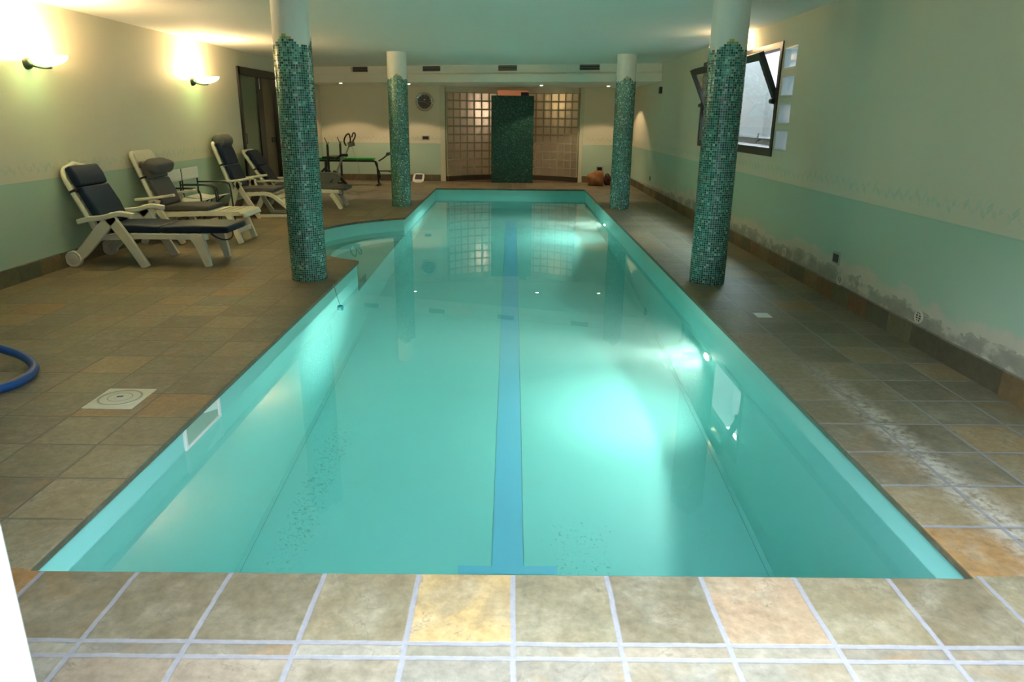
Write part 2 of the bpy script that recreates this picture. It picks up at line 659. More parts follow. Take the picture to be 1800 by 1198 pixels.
def emit_mat(name, col, strength):
    m, nt, out = node_mat(name)
    e = nt.nodes.new('ShaderNodeEmission')
    e.inputs[0].default_value = tuple(col) + (1,)
    e.inputs[1].default_value = strength
    nt.links.new(e.outputs[0], out.inputs[0])
    return m


def shade_mat(name, col, strength):
    """lit glass of a lamp: translucent glass that also glows"""
    m, nt, out = node_mat(name)
    g = NG(nt)
    t = g.n('ShaderNodeBsdfTranslucent')
    t.inputs[0].default_value = tuple(col) + (1,)
    gl = g.n('ShaderNodeBsdfGlossy')
    gl.inputs['Roughness'].default_value = 0.15
    mx = g.n('ShaderNodeMixShader')
    mx.inputs[0].default_value = 0.08
    nt.links.new(t.outputs[0], mx.inputs[1])
    nt.links.new(gl.outputs[0], mx.inputs[2])
    e = g.n('ShaderNodeEmission')
    e.inputs[0].default_value = tuple(col) + (1,)
    e.inputs[1].default_value = strength
    ad = g.n('ShaderNodeAddShader')
    nt.links.new(mx.outputs[0], ad.inputs[0])
    nt.links.new(e.outputs[0], ad.inputs[1])
    nt.links.new(ad.outputs[0], out.inputs[0])
    return m


def pane_mat(name, col=(0.9, 0.97, 0.95), rough=0.0, refl=0.12):
    m, nt, out = node_mat(name)
    g = NG(nt)
    t = g.n('ShaderNodeBsdfTransparent')
    t.inputs[0].default_value = tuple(col) + (1,)
    gl = g.n('ShaderNodeBsdfGlossy')
    gl.inputs['Roughness'].default_value = rough
    mx = g.n('ShaderNodeMixShader')
    lw_ = g.n('ShaderNodeLayerWeight')
    fz = g.m('MULTIPLY_ADD', g.m('POWER', lw_.outputs['Facing'], 5.0), 0.9, refl * 0.5)
    nt.links.new(fz, mx.inputs[0])
    nt.links.new(t.outputs[0], mx.inputs[1])
    nt.links.new(gl.outputs[0], mx.inputs[2])
    nt.links.new(mx.outputs[0], out.inputs[0])
    return m


def frosted_mat(name, col, trans=0.7, rough=0.25):
    m, nt, out = node_mat(name)
    g = NG(nt)
    o = g.obj()
    nz = g.noise(o, 9.0, 3)
    t = g.n('ShaderNodeBsdfTranslucent')
    d = g.n('ShaderNodeBsdfDiffuse')
    cc = g.mix(nz, tuple(c * 0.9 for c in col), col)
    nt.links.new(cc, t.inputs[0])
    nt.links.new(cc, d.inputs[0])
    gl = g.n('ShaderNodeBsdfGlossy')
    gl.inputs['Roughness'].default_value = rough
    m1 = g.n('ShaderNodeMixShader')
    m1.inputs[0].default_value = trans
    nt.links.new(d.outputs[0], m1.inputs[1])
    nt.links.new(t.outputs[0], m1.inputs[2])
    m2 = g.n('ShaderNodeMixShader')
    m2.inputs[0].default_value = 0.07
    nt.links.new(m1.outputs[0], m2.inputs[1])
    nt.links.new(gl.outputs[0], m2.inputs[2])
    nt.links.new(m2.outputs[0], out.inputs[0])
    return m


M = {}
M['wall_l'] = wall_mat('plaster_left', 'y')
M['wall_r'] = wall_mat('plaster_right_damp', 'y', True)
M['wall_b'] = wall_mat('plaster_back', 'x')
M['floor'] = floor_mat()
M['ceil'] = plain('ceiling_plaster', (0.70, 0.69, 0.62), 0.8, var=0.03, scale=3)
M['soffit'] = plain('soffit_plaster', (0.76, 0.74, 0.64), 0.8, var=0.03, scale=3)
M['white_plaster'] = plain('white_column_plaster', (0.80, 0.79, 0.72), 0.7, var=0.03, scale=5)
M['mosaic'] = tint_mat('glass_mosaic', 0.22, 0.0, 0.45, 0.15, 60)
M['slabmosaic'] = tint_mat('slab_mosaic', 0.28, 0.0, 0.22, 0.15, 60)
M['skirt'] = tint_mat('slate_skirting', 0.5, 0.0, 0.4, 0.45, 14, 0.4)
M['liner'] = liner_mat()
M['lane'] = plain('blue_lane_liner', (0.15, 0.47, 0.68), 0.5, var=0.04, scale=4)
M['seam'] = plain('dark_liner_seam', (0.03, 0.10, 0.11), 0.6)
M['water'] = water_mat()
M['resin'] = plain('white_resin', (0.72, 0.68, 0.57), 0.38, var=0.05, scale=12)
M['resin2'] = plain('cream_resin', (0.74, 0.69, 0.55), 0.38, var=0.05, scale=12)
M['navy'] = plain('navy_vinyl', (0.010, 0.020, 0.046), 0.42, var=0.25, scale=9, spec=0.24)
M['greypad'] = plain('grey_fabric', (0.085, 0.080, 0.078), 0.75, var=0.15, scale=9, bump=0.15)
M['black'] = plain('black_metal', (0.012, 0.012, 0.012), 0.4, var=0.2)
M['blackplastic'] = plain('black_plastic', (0.018, 0.018, 0.018), 0.5, var=0.2)
M['rubber'] = plain('black_strap', (0.012, 0.012, 0.013), 0.6, var=0.2)
M['darkframe'] = plain('dark_bronze_aluminium', (0.014, 0.012, 0.009), 0.42, var=0.15, spec=0.5)
M['brass'] = plain('dark_lamp_metal', (0.07, 0.075, 0.06), 0.3, 0.7, var=0.2)
M['chrome'] = plain('chrome', (0.75, 0.75, 0.72), 0.15, 1.0, var=0.03)
M['steel'] = plain('grey_steel', (0.42, 0.42, 0.40), 0.35, 0.6, var=0.05)
M['greenpad'] = plain('green_vinyl', (0.025, 0.30, 0.045), 0.4, var=0.1)
M['bikegrey'] = plain('grey_shell', (0.20, 0.21, 0.17), 0.5, var=0.1)
M['whiteplastic'] = plain('white_plastic', (0.74, 0.73, 0.67), 0.4, var=0.05)
M['cream'] = plain('cream_plastic', (0.58, 0.55, 0.40), 0.45, var=0.06)
M['hose'] = plain('blue_hose', (0.008, 0.065, 0.24), 0.42, var=0.15)
M['rust'] = plain('rust_brown_stone', (0.30, 0.13, 0.05), 0.85, var=0.45, scale=11, bump=0.6)
M['rust2'] = plain('brown_clay', (0.21, 0.11, 0.04), 0.8, var=0.35, scale=13, bump=0.4)
M['darkred'] = plain('dark_red_clay', (0.07, 0.022, 0.015), 0.6, var=0.3)
M['terracotta'] = plain('terracotta_paint', (0.62, 0.32, 0.19), 0.8, var=0.05)
M['pinkwall'] = plain('pale_pink_paint', (0.75, 0.58, 0.47), 0.8, var=0.05)
M['mortar'] = plain('glass_block_mortar', (0.36, 0.35, 0.22), 0.8, var=0.08)
M['alcframe'] = plain('alcove_plaster', (0.56, 0.54, 0.40), 0.8, var=0.05)
M['block'] = frosted_mat('glass_block', (0.88, 0.83, 0.75), 0.82)
M['clearblock'] = pane_mat('clear_glass_block', (0.86, 0.95, 0.97), 0.08, 0.25)
M['pane'] = pane_mat('window_pane')
M['doorglass'] = plain('green_frosted_door_glass', (0.12, 0.165, 0.085), 0.3, var=0.06, scale=4)
M['doorleaf'] = plain('brown_door_leaf', (0.155, 0.105, 0.060), 0.45, var=0.08, scale=6)
M['outside'] = plain('rendered_light_well', (0.135, 0.122, 0.115), 0.85, var=0.12, scale=2)
M['timber'] = plain('rough_timber', (0.45, 0.31, 0.17), 0.7, var=0.2, scale=9)
M['jamb'] = plain('white_gloss_paint', (0.58, 0.59, 0.60), 0.4, var=0.02)
M['cyan'] = plain('cyan_plastic', (0.02, 0.42, 0.52), 0.3, var=0.1)
M['string'] = plain('grey_string', (0.30, 0.31, 0.27), 0.8)
M['skimflap'] = plain('grey_green_flap', (0.32, 0.43, 0.33), 0.5, var=0.08)
M['coverplate'] = plain('grey_cover_plate', (0.36, 0.37, 0.31), 0.45)
M['groove'] = plain('darker_cream_groove', (0.33, 0.31, 0.22), 0.6)  # darker cream for the rings on the hatch lid
M['yellow'] = plain('brass_yellow', (0.55, 0.48, 0.14), 0.35, 0.4)
M['bulb'] = emit_mat('lamp_bulb', (1.0, 0.86, 0.62), 30.0)
M['ulens'] = emit_mat('underwater_lens', (1.0, 0.97, 0.88), 40.0)
M['dish'] = shade_mat('green_glass_dish', (0.66, 0.95, 0.68), 3.2)
M['loop'] = plain('lamp_wire', (0.6, 0.58, 0.5), 0.3, 0.8)


def set_tints(me, cols):
    at = me.attributes.new('tint', 'FLOAT_COLOR', 'FACE')
    for i, c in enumerate(cols):
        at.data[i].color = (c[0], c[1], c[2], 1.0)


# ================================================================== setting
# ---- pool outline
def arc_pts(R, n=28, xc=XL):
    cx, cyy = ARC_C
    dx = xc - cx
    a1 = math.acos(dx / R)
    return [(cx + R * math.cos(a), cyy + R * math.sin(a)) for a in [a1 + (2 * PI - 2 * a1) * i / n for i in range(n + 1)]]


ARC = arc_pts(ARC_R)
outline = [(XL, YN), (XR, YN), (XR, YF), (XL, YF)] + ARC
deck_outer = [(WL - 0.2, 0.88), (WR + 0.2, 0.88), (WR + 0.2, YB), (2.3, YB), (2.3, 21.3), (-2.3, 21.3), (-2.3, YB), (WL - 0.2, YB)]
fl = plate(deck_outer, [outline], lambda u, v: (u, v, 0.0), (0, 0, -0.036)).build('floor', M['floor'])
struct(fl, 'slate tile pool deck in grey, olive and rust tones')
md = fl.modifiers.new('bevel', 'BEVEL')
md.width = 0.006
md.segments = 2
md.limit_method = 'ANGLE'

# ---- pool basin (a little outside the coping so the coping overhangs)
e = 0.022
bx0, bx1, by0, by1 = XL - e, XR + e, YN - e, YF + e
ZN = -0.95                                     # floor of the bay
arcb = arc_pts(ARC_R + e, 28, bx0)


def zfloor(y):
    return -2.10 - 0.05 * min(max(y - YN, 0), 4.6)


b = MB()
ys = [by0, 3, 4, 5, 6, YN + 4.6, arcb[-1][1], arcb[0][1], by1]
ztop = -0.02
for i in range(len(ys) - 1):
    ya, yb = ys[i], ys[i + 1]
    za, zb = zfloor(ya), zfloor(yb)
    b.face([(bx0, ya, za), (bx1, ya, za), (bx1, yb, zb), (bx0, yb, zb)])
    b.face([(bx1, ya, za), (bx1, ya, ztop), (bx1, yb, ztop), (bx1, yb, zb)])
    zt = ZN if (ya >= arcb[-1][1] - 1e-6 and yb <= arcb[0][1] + 1e-6) else ztop
    b.face([(bx0, ya, za), (bx0, yb, zb), (bx0, yb, zt), (bx0, ya, zt)])
b.face([(bx0, by0, zfloor(by0)), (bx0, by0, ztop), (bx1, by0, ztop), (bx1, by0, zfloor(by0))])
b.face([(bx0, by1, zfloor(by1)), (bx1, by1, zfloor(by1)), (bx1, by1, ztop), (bx0, by1, ztop)])
for i in range(len(arcb) - 1):
    p, q = arcb[i], arcb[i + 1]
    b.face([(p[0], p[1], ZN), (q[0], q[1], ZN), (q[0], q[1], ztop), (p[0], p[1], ztop)])
b.face([(p[0], p[1], ZN) for p in arcb])
# the upper step of the bay
stp = arc_pts(ARC_R - 0.38, 28, bx0)
ZS = -0.52
basin = b.build('pool_basin', M['liner'])
struct(basin, 'long aqua lined swimming pool basin with a curved bay on the left')
s = MB()
n = len(arcb)
for i in range(n - 1):
    j = i
    p, q = arcb[i], arcb[i + 1]
    r_, t_ = stp[i], stp[i + 1]
    s.face([(p[0], p[1], ZS), (q[0], q[1], ZS), (t_[0], t_[1], ZS), (r_[0], r_[1], ZS)])
    s.face([(r_[0], r_[1], ZN), (r_[0], r_[1], ZS), (t_[0], t_[1], ZS), (t_[0], t_[1], ZN)])
s.build('pool_step', M['liner'], basin)
# lane line and seams on the pool floor
ln = MB()
yl = [4.0, 5.0, 6.0, YN + 4.6, 11, by1 - 1.5]


def lie(mb, x0, x1, y0, y1, off=0.004):
    cuts = sorted(set([y0, y1] + [v for v in (3, 4, 5, 6, YN + 4.6) if y0 < v < y1]))
    for a_, b_ in zip(cuts[:-1], cuts[1:]):
        mb.face([(x0, a_, zfloor(a_) + off), (x1, a_, zfloor(a_) + off), (x1, b_, zfloor(b_) + off), (x0, b_, zfloor(b_) + off)])


lie(ln, -0.105, 0.105, 4.12, 15.2)
lie(ln, -0.33, 0.33, 4.045, 4.12)
o = ln.build('lane_line', M['lane'], basin)
o['label'] = 'blue lane line with a crossbar at its near end'
sm = MB()
lie(sm, -1.733, -1.730, YN, 8.0, 0.003)
lie(sm, 1.697, 1.700, YN, 8.0, 0.003)
lie(sm, 0.107, 0.110, 4.12, 15.2, 0.003)
lie(sm, -0.109, -0.1075, 4.12, 15.2, 0.003)
sm.build('liner_seam', M['seam'], basin)

# ---- water body
w = bmesh.new()
wo = [(bx0 - .01, by0 - .01), (bx1 + .01, by0 - .01), (bx1 + .01, by1 + .01), (bx0 - .01, by1 + .01)] + arc_pts(ARC_R + e + 0.01, 28, bx0 - .01)
top = [w.verts.new((p[0], p[1], ZW)) for p in wo]
bot = [w.verts.new((p[0], p[1], -2.6)) for p in wo]
w.faces.new(top)
w.faces.new(bot[::-1])
for i in range(len(wo)):
    w.faces.new((top[i], bot[i], bot[(i + 1) % len(wo)], top[(i + 1) % len(wo)]))
mb = MB.__new__(MB)
mb.b = w
water = mb.build('pool_water', M['water'])
tag(water, 'clear turquoise water filling the swimming pool', 'water', kind='stuff')

# ---- walls
DOOR_Y0, DOOR_Y1, DOOR_Z = 13.29, 15.46, 2.40
WIN = (8.57, 12.02, 1.19, 2.44)
BLK = [(8.135, 8.535, z0, z0 + 0.235) for z0 in (1.262, 1.548, 1.838, 2.128)]
lw = plate(rect(0.85, YB + .1, -0.05, ZC + .1), [rect(DOOR_Y0, DOOR_Y1, 0.0, DOOR_Z)], lambda u, v: (WL, u, v), (-0.25, 0, 0)).build('wall_left', M['wall_l'])
struct(lw, 'left wall, cream over a pale green dado')
rw = plate(rect(0.85, YB + .1, -0.05, ZC + .1), [rect(*WIN)] + [rect(*q) for q in BLK], lambda u, v: (WR, u, v), (0.22, 0, 0)).build('wall_right', M['wall_r'])
struct(rw, 'right wall with pale green dado, damp stained along its foot')
bw = plate(rect(WL - .1, WR + .1, -0.05, ZC + .1), [rect(-1.80, 1.80, 0.0, 2.312)], lambda u, v: (u, YB, v), (0, 0.12, 0)).build('wall_back', M['wall_b'])
struct(bw, 'back wall with a wide recess of glass blocks')
# front wall with the opening the photograph is taken through
fw = plate(rect(WL - .3, WR + .3, -0.05, ZC + .1), [rect(-0.95, 1.85, 0.0, 2.35)], lambda u, v: (u, 0.86, v), (0, 0.14, 0)).build('wall_front', M['white_plaster'])
struct(fw)
ce = MB().box(WL - .3, WR + .3, 0.86, 21.4, ZC, ZC + 0.2).build('ceiling', M['ceil'])
struct(ce, 'low plain plaster ceiling')
# white jamb of that opening at the lower left of the view
jb = MB().box(-0.95, -0.805, 0.84, 1.0, 0.0, 2.35).build('trim_1', M['jamb'], bevel=0.006)
struct(jb, 'white door jamb close to the camera at the left edge')


# unseen walls and dark floor added outside that opening to block low daylight
tw = MB()
tw.box(-4.2, 4.2, -1.75, -1.6, -0.1, 3.3)
tw.box(-4.2, -4.0, -1.6, 0.9, -0.1, 3.3)
tw.box(4.0, 4.2, -1.6, 0.9, -0.1, 3.3)
M['light_blocker'] = plain('dark_light_blocker', (0.07, 0.07, 0.068), 0.85, var=0.2, scale=2)
struct(tw.build('wall_light_blocker', M['light_blocker']))
struct(MB().box(-4.2, 4.2, -1.75, 0.879, -0.15, 0.0).build('floor_light_blocker', M['light_blocker']))


# ---- soffit box at the far end
def fas(x, k=0.0):
    return 16.3 - 0.30 * x + k


sf = MB()
for (k, z0, z1) in ((-0.04, 2.315, 2.474), (0.03, 2.460, 2.510), (0.0, 2.500, ZC + .02)):
    pts = [(WL - .02, fas(WL, k)), (WR + .02, fas(WR, k)), (WR + .02, YB + .02), (WL - .02, YB + .02)]
    lo = [sf.b.verts.new((p[0], p[1], z0)) for p in pts]
    hi = [sf.b.verts.new((p[0], p[1], z1)) for p in pts]
    sf.b.faces.new(lo)
    sf.b.faces.new(hi[::-1])
    for i in range(4):
        sf.b.faces.new((lo[i], lo[(i + 1) % 4], hi[(i + 1) % 4], hi[i]))
so = sf.build('trim_2', M['soffit'])
struct(so, 'stepped ceiling bulkhead above the far deck')


# ---- skirting of slate tiles
def skirting(name, runs, label):
    m_ = MB()
    cols = []
    pal = [(0.125, 0.095, 0.052), (0.110, 0.098, 0.058), (0.165, 0.095, 0.045), (0.095, 0.098, 0.062), (0.180, 0.122, 0.058), (0.120, 0.108, 0.060)]
    rnd = random.Random(len(name) * 7 + len(runs))
    for (ax, fixed, sgn, a0, a1) in runs:
        t = a0
        while t < a1 - 0.02:
            L = min(0.345, a1 - t)
            th = 0.014 + rnd.random() * 0.004
            hh = 0.152 + rnd.random() * 0.008
            f0 = len(m_.b.faces)
            if ax == 'y':
                xs_ = sorted((fixed, fixed + sgn * th))
                m_.box(xs_[0], xs_[1], t + .003, t + L - .003, -0.005, hh)
            else:
                ys_ = sorted((fixed, fixed + sgn * th))
                m_.box(t + .003, t + L - .003, ys_[0], ys_[1], -0.005, hh)
            c = rnd.choice(pal)
            k = 0.8 + rnd.random() * 0.5
            cols += [tuple(v * k for v in c)] * 6
            # grout between tiles and along the top
            if ax == 'y':
                xs_ = sorted((fixed, fixed + sgn * 0.010))
                m_.box(xs_[0], xs_[1], t - .003, t + .003, -0.005, 0.155)
                m_.box(xs_[0], xs_[1], t + .003, t + L - .003, 0.150, 0.163)
            else:
                ys_ = sorted((fixed, fixed + sgn * 0.010))
                m_.box(t - .003, t + .003, ys_[0], ys_[1], -0.005, 0.155)
                m_.box(t + .003, t + L - .003, ys_[0], ys_[1], 0.150, 0.163)
            cols += [(0.22, 0.20, 0.15)] * 12
            t += L
    bmesh.ops.recalc_face_normals(m_.b, faces=m_.b.faces)
    me = bpy.data.meshes.new(name)
    m_.b.to_mesh(me)
    m_.b.free()
    set_tints(me, cols)
    return struct(link(name, me, M['skirt']), label)


skirting('baseboard_left', [('y', WL, 1, 1.0, DOOR_Y0 - 0.02), ('y', WL, 1, DOOR_Y1 + 0.02, YB)], 'dark slate skirting along the left wall')
skirting('baseboard_right', [('y', WR, -1, 1.0, YB)], 'dark slate skirting along the right wall')
skirting('baseboard_back', [('x', YB, -1, WL, -1.82), ('x', YB, -1, 1.82, WR)], 'dark slate skirting along the back wall')


# ---- glass block recess
def arcpos(a, r):
    return Vector((0.02 + r * math.sin(a), 18.94 - 2.3 * math.cos(math.radians(47)) + r * math.cos(a), 0))


alc = bpy.data.objects.new('wall_alcove', None)
COL.objects.link(alc)
struct(alc, 'curved wall of glass blocks in the far recess, lit from behind')
NCOL, RB = 18, 2.3
da = 2 * math.radians(47) / NCOL
gb, mo, cap, pl = MB(), MB(), MB(), MB()
Z0, DZ = 0.125, 0.2065
for i in range(NCOL):
    a0 = -math.radians(47) + i * da
    a1 = a0 + da
    am = (a0 + a1) / 2
    c = arcpos(am, RB)
    tx = Vector((math.cos(am), -math.sin(am), 0))
    nr = Vector((math.sin(am), math.cos(am), 0))
    half = RB * math.tan(da / 2)
    # lintel and plinth run along the whole arc
    if i not in (7, 8, 9, 10):
        cap.obox(c + Vector((0, 0, (Z0 + 10 * DZ + 2.33) / 2)), tx * (half + .004), nr * 0.06, Vector((0, 0, (2.33 - Z0 - 10 * DZ) / 2)))
        pl.obox(c + Vector((0, 0, Z0 / 2 - .003)), tx * (half + .004), nr * 0.07, Vector((0, 0, Z0 / 2 + .003)))
        for k in range(10):
            zc = Z0 + (k + 0.5) * DZ
            gb.obox(c + Vector((0, 0, zc)), tx * (half - 0.011), nr * 0.045, Vector((0, 0, DZ / 2 - 0.011)))
        for k in range(11):
            mo.obox(c + Vector((0, 0, Z0 + k * DZ)), tx * (half + .003), nr * 0.047, Vector((0, 0, 0.019)))
        for sgn in (-1, 1):
            mo.obox(c + tx * half * sgn + Vector((0, 0, Z0 + 5 * DZ)), tx * 0.018, nr * 0.0465, Vector((0, 0, 5 * DZ)))
    else:
        cap.obox(c + Vector((0, 0, 2.30)), tx * (half + .004), nr * 0.05, Vector((0, 0, 0.04)))
gb.build('glass_blocks', M['block'], alc, bevel=0.006)
mo.build('mortar', M['mortar'], alc)
cap.build('lintel', M['alcframe'], alc)
pl.build('plinth', M['skirt'] and plain('dark_plinth', (0.06, 0.045, 0.03), 0.5), alc)
fr = MB()
fr.box(-1.815, -1.685, YB - 0.01, YB + 0.16, 0.0, 2.312)
fr.box(1.715, 1.815, YB - 0.01, YB + 0.16, 0.0, 2.312)
fr.build('recess_frame', M['alcframe'], alc, bevel=0.004)
# little room behind the blocks
rm = MB()
rm.box(-2.4, -2.3, YB + .12, 21.4, -0.05, ZC)
rm.box(2.3, 2.4, YB + .12, 21.4, -0.05, ZC)
struct(rm.build('wall_shower', M['pinkwall']))
struct(MB().box(-2.4, 2.4, 21.3, 21.4, -0.05, ZC).build('wall_shower_end', M['terracotta']))
struct(MB().box(-2.3, 2.3, YB + .12, 21.35, 2.345, 2.40).build('ceiling_shower', M['ceil']))


# ---- mosaic tiles (used on the columns and on the shower slab)
def tile_colour(rnd, top=0.0):
    r = rnd.random()
    if r < 0.18:
        c = (0.008, 0.045, 0.036)
    elif r < 0.36:
        c = (0.012, 0.072, 0.062)
    elif r < 0.60:
        c = (0.020, 0.115, 0.088)
    elif r < 0.78:
        c = (0.042, 0.185, 0.145)
    elif r < 0.87:
        c = (0.120, 0.340, 0.260)
    elif r < 0.91:
        c = (0.300, 0.460, 0.380)
    elif r < 0.955:
        c = (0.110, 0.115, 0.105)
    elif r < 0.985:
        c = (0.160, 0.110, 0.095)
    else:
        c = (0.030, 0.140, 0.180)
    if top > 0 and rnd.random() < top:
        c = rnd.choice([(0.120, 0.340, 0.260), (0.300, 0.460, 0.380), (0.050, 0.210, 0.155)])
    k = 0.95 + 0.5 * rnd.random()
    return tuple(v * k for v in c)


GOLD = (0.62, 0.44, 0.05)
GROUT = (0.36, 0.58, 0.49)


def column_mosaic(seed):
    rnd = random.Random(seed)
    R, N, dz = 0.1735, 50, 0.0215
    verts, faces, cols = [], [], []

    def quad(a0, a1, z0, z1, r, c):
        i = len(verts)
        ja, jb = (rnd.uniform(-.0005, .0005), rnd.uniform(-.0005, .0005)) if r > R else (0, 0)
        for a, z, q in ((a0, z0, -ja - jb), (a1, z0, ja - jb), (a1, z1, ja + jb), (a0, z1, -ja + jb)):
            verts.append(((r + q) * math.cos(a), (r + q) * math.sin(a), z))
        faces.append((i, i + 1, i + 2, i + 3))
        cols.append(c)
    da_ = 2 * PI / N
    rows = int(2.29 / dz) + 2
    for j in range(N):
        ph = ((j + 0.5) / N * 3.0 + 0.25) % 1.0           # three arches round the column
        d = abs(ph - 0.5) * 2 * (N / 6.0)                 # tiles from the middle of the arch
        drop = 0 if d < 3.6 else (1 if d < 4.8 else (2 if d < 6.2 else (3 if d < 7.2 else 2)))
        ntop = int(2.262 / dz) - drop
        for i in range(rows + 2):
            if i < ntop:
                c = tile_colour(rnd, max(0.0, (i * dz - 1.7) / 1.2))
            elif d < 2.4 and i == ntop:
                c = GOLD if d > 1.2 else (0.12, 0.38, 0.30)
            elif d < 1.2 and i == ntop + 1:
                c = GOLD
            else:
                continue
            a0, a1 = j * da_, (j + 1) * da_
            z0, z1 = i * dz, (i + 1) * dz
            quad(a0, a1, z0, z1, R, GROUT)
            g_ = 0.08
            quad(a0 + da_ * g_, a1 - da_ * g_, z0 + dz * g_, z1 - dz * g_, R + 0.0024, c)
    me = bpy.data.meshes.new('mosaic_cladding')
    me.from_pydata(verts, [], faces)
    set_tints(me, cols)
    me.materials.append(M['mosaic'])
    return me


def column(x, y, rz, seed, label):
    t = thing('mosaic_column', label, 'column', (x, y, 0), rz, 'round mosaic columns beside the pool')
    MB().cyl((0, 0, 0), (0, 0, ZC + .02), 0.1705, 64).build('shaft', M['white_plaster'], t, smooth=True)
    o_ = bpy.data.objects.new('mosaic_cladding', column_mosaic(seed))
    COL.objects.link(o_)
    o_.parent = t
    return t


def face_cam(x, y, extra=0.0):
    # turns an arch of the mosaic edge (at 105 degrees minus a quarter turn) towards -Y
    return math.radians(-90 - 30) + extra


column(-2.056, 7.197, face_cam(0, 0, -0.12), 11, 'mosaic column at the front left, standing beside the curved bay')
column(2.026, 7.235, face_cam(0, 0, -0.1), 12, 'mosaic column at the front right, in front of the open window')
column(-2.029, 13.440, face_cam(0, 0, 0.1), 13, 'mosaic column at the far left, in front of the green bench')
column(2.009, 13.432, face_cam(0, 0, 0.0), 14, 'mosaic column at the far right, in front of the brown stones')


# ---- shower slab in front of the recess
def slab():
    t = thing('shower_slab', 'dark green mosaic slab standing in front of the glass blocks', 'shower slab', (0.015, 18.66, 0))
    W, H_, D = 1.05, 2.10, 0.13
    MB().box(-W / 2 + .004, W / 2 - .004, -D / 2 + .004, D / 2, 0, H_ - .004).build('core', M['white_plaster'], t)
    rnd = random.Random(5)
    verts, faces, cols = [], [], []
    dz = 0.02
    pal = [(0.008, 0.040, 0.026), (0.014, 0.060, 0.040), (0.022, 0.082, 0.055), (0.010, 0.050, 0.036), (0.035, 0.105, 0.075)]

    def quad(pts, c):
        i = len(verts)
        verts.extend(pts)
        faces.append((i, i + 1, i + 2, i + 3))
        cols.append(c)
    nx, nz = int(W / dz), int(H_ / dz)
    yf = -D / 2
    for i in range(nx):
        for k in range(nz):
            x0 = -W / 2 + i * W / nx
            z0 = k * H_ / nz
            x1, z1 = x0 + W / nx, z0 + H_ / nz
            c = rnd.choice(pal)
            if rnd.random() < 0.04:
                c = (0.10, 0.20, 0.15)
            ta, tb_ = rnd.uniform(-.0012, .0012), rnd.uniform(-.0012, .0012)
            quad([(x0 + .0012, yf - ta - tb_, z0 + .0012), (x1 - .0012, yf + ta - tb_, z0 + .0012), (x1 - .0012, yf + ta + tb_, z1 - .0012), (x0 + .0012, yf - ta + tb_, z1 - .0012)], c)
    quad([(-W / 2, yf + .003, 0), (W / 2, yf + .003, 0), (W / 2, yf + .003, H_), (-W / 2, yf + .003, H_)], (0.05, 0.10, 0.075))
    for sx in (-1, 1):
        for i in range(6):
            for k in range(nz):
                y0 = yf + i * D / 6
                z0 = k * H_ / nz
                c = rnd.choice(pal)
                quad([(sx * W / 2, y0 + .001, z0 + .001), (sx * W / 2, y0 + D / 6 - .001, z0 + .001), (sx * W / 2, y0 + D / 6 - .001, z0 + H_ / nz - .001), (sx * W / 2, y0 + .001, z0 + H_ / nz - .001)], c)
    quad([(-W / 2, yf, H_), (W / 2, yf, H_), (W / 2, D / 2, H_), (-W / 2, D / 2, H_)], pal[1])
    me = bpy.data.meshes.new('mosaic_facing')
    me.from_pydata(verts, [], faces)
    set_tints(me, cols)
    o_ = link('mosaic_facing', me, M['slabmosaic'], t)
    return t


slab()
sp = thing('loudspeaker', 'small black box on top of the dark green mosaic slab', 'speaker', (0.315, 18.66, 2.10))
MB().box(-0.095, 0.095, -0.05, 0.06, 0, 0.085).build('body', M['blackplastic'], sp, bevel=0.006)
MB().box(-0.085, 0.085, -0.054, -0.049, 0.008, 0.077).build('grille', M['black'], sp)

# ---- sliding door in the left wall
dr = bpy.data.objects.new('door_1', None)
COL.objects.link(dr)
dr.location = (WL, 0, 0)
struct(dr, 'dark framed sliding door in the left wall')
f = MB()
y0, y1 = DOOR_Y0, DOOR_Y1
f.box(-0.10, 0.035, y0, y0 + 0.09, 0, DOOR_Z)
f.box(-0.10, 0.035, y1 - 0.13, y1, 0, DOOR_Z)
f.box(-0.10, 0.035, y0, y1, DOOR_Z - 0.13, DOOR_Z)
f.box(-0.10, 0.035, y0, y1, -0.01, 0.015)
f.box(-0.09, -0.02, 14.36, 14.66, 0, DOOR_Z - .1)
f.build('door_frame', M['darkframe'], dr, bevel=0.004)
lf = MB().box(-0.06, -0.045, y0 + 0.08, 14.38, 0.02, 2.275).build('door_glass', M['doorglass'], dr)
st = MB()
st.box(-0.065, -0.02, y0 + .088, y0 + .15, 0.015, 2.275)
st.box(-0.065, -0.02, y0 + .088, 14.37, 0.015, 0.12)
st.build('leaf_frame', M['darkframe'], dr, bevel=0.003)
hd = MB()
hd.tube([(-0.02, 13.43, 1.10), (0.035, 13.43, 1.10), (0.035, 13.43, 1.26), (-0.02, 13.43, 1.26)], 0.010, 8)
hd.build('door_handle', M['black'], dr, smooth=True)
MB().box(-0.07, -0.05, 14.64, y1 - 0.12, 0.015, 2.30).build('door_leaf', M['doorleaf'], dr)
MB().box(-0.05, -0.035, 15.06, 15.28, 1.06, 1.16).build('lock_plate', M['black'], dr, bevel=0.003)
MB().cyl((-0.02, 14.50, 2.06), (-0.02, 14.50, 2.25), 0.006, 8).build('edge_glint', M['chrome'], dr, smooth=True)  # chrome rod added as the bright reflection on the mullion edge
struct(MB().box(WL - 0.25, WL - 0.13, y0 - .1, y1 + .1, -0.05, DOOR_Z + .1).build('wall_behind_door', M['doorleaf']))

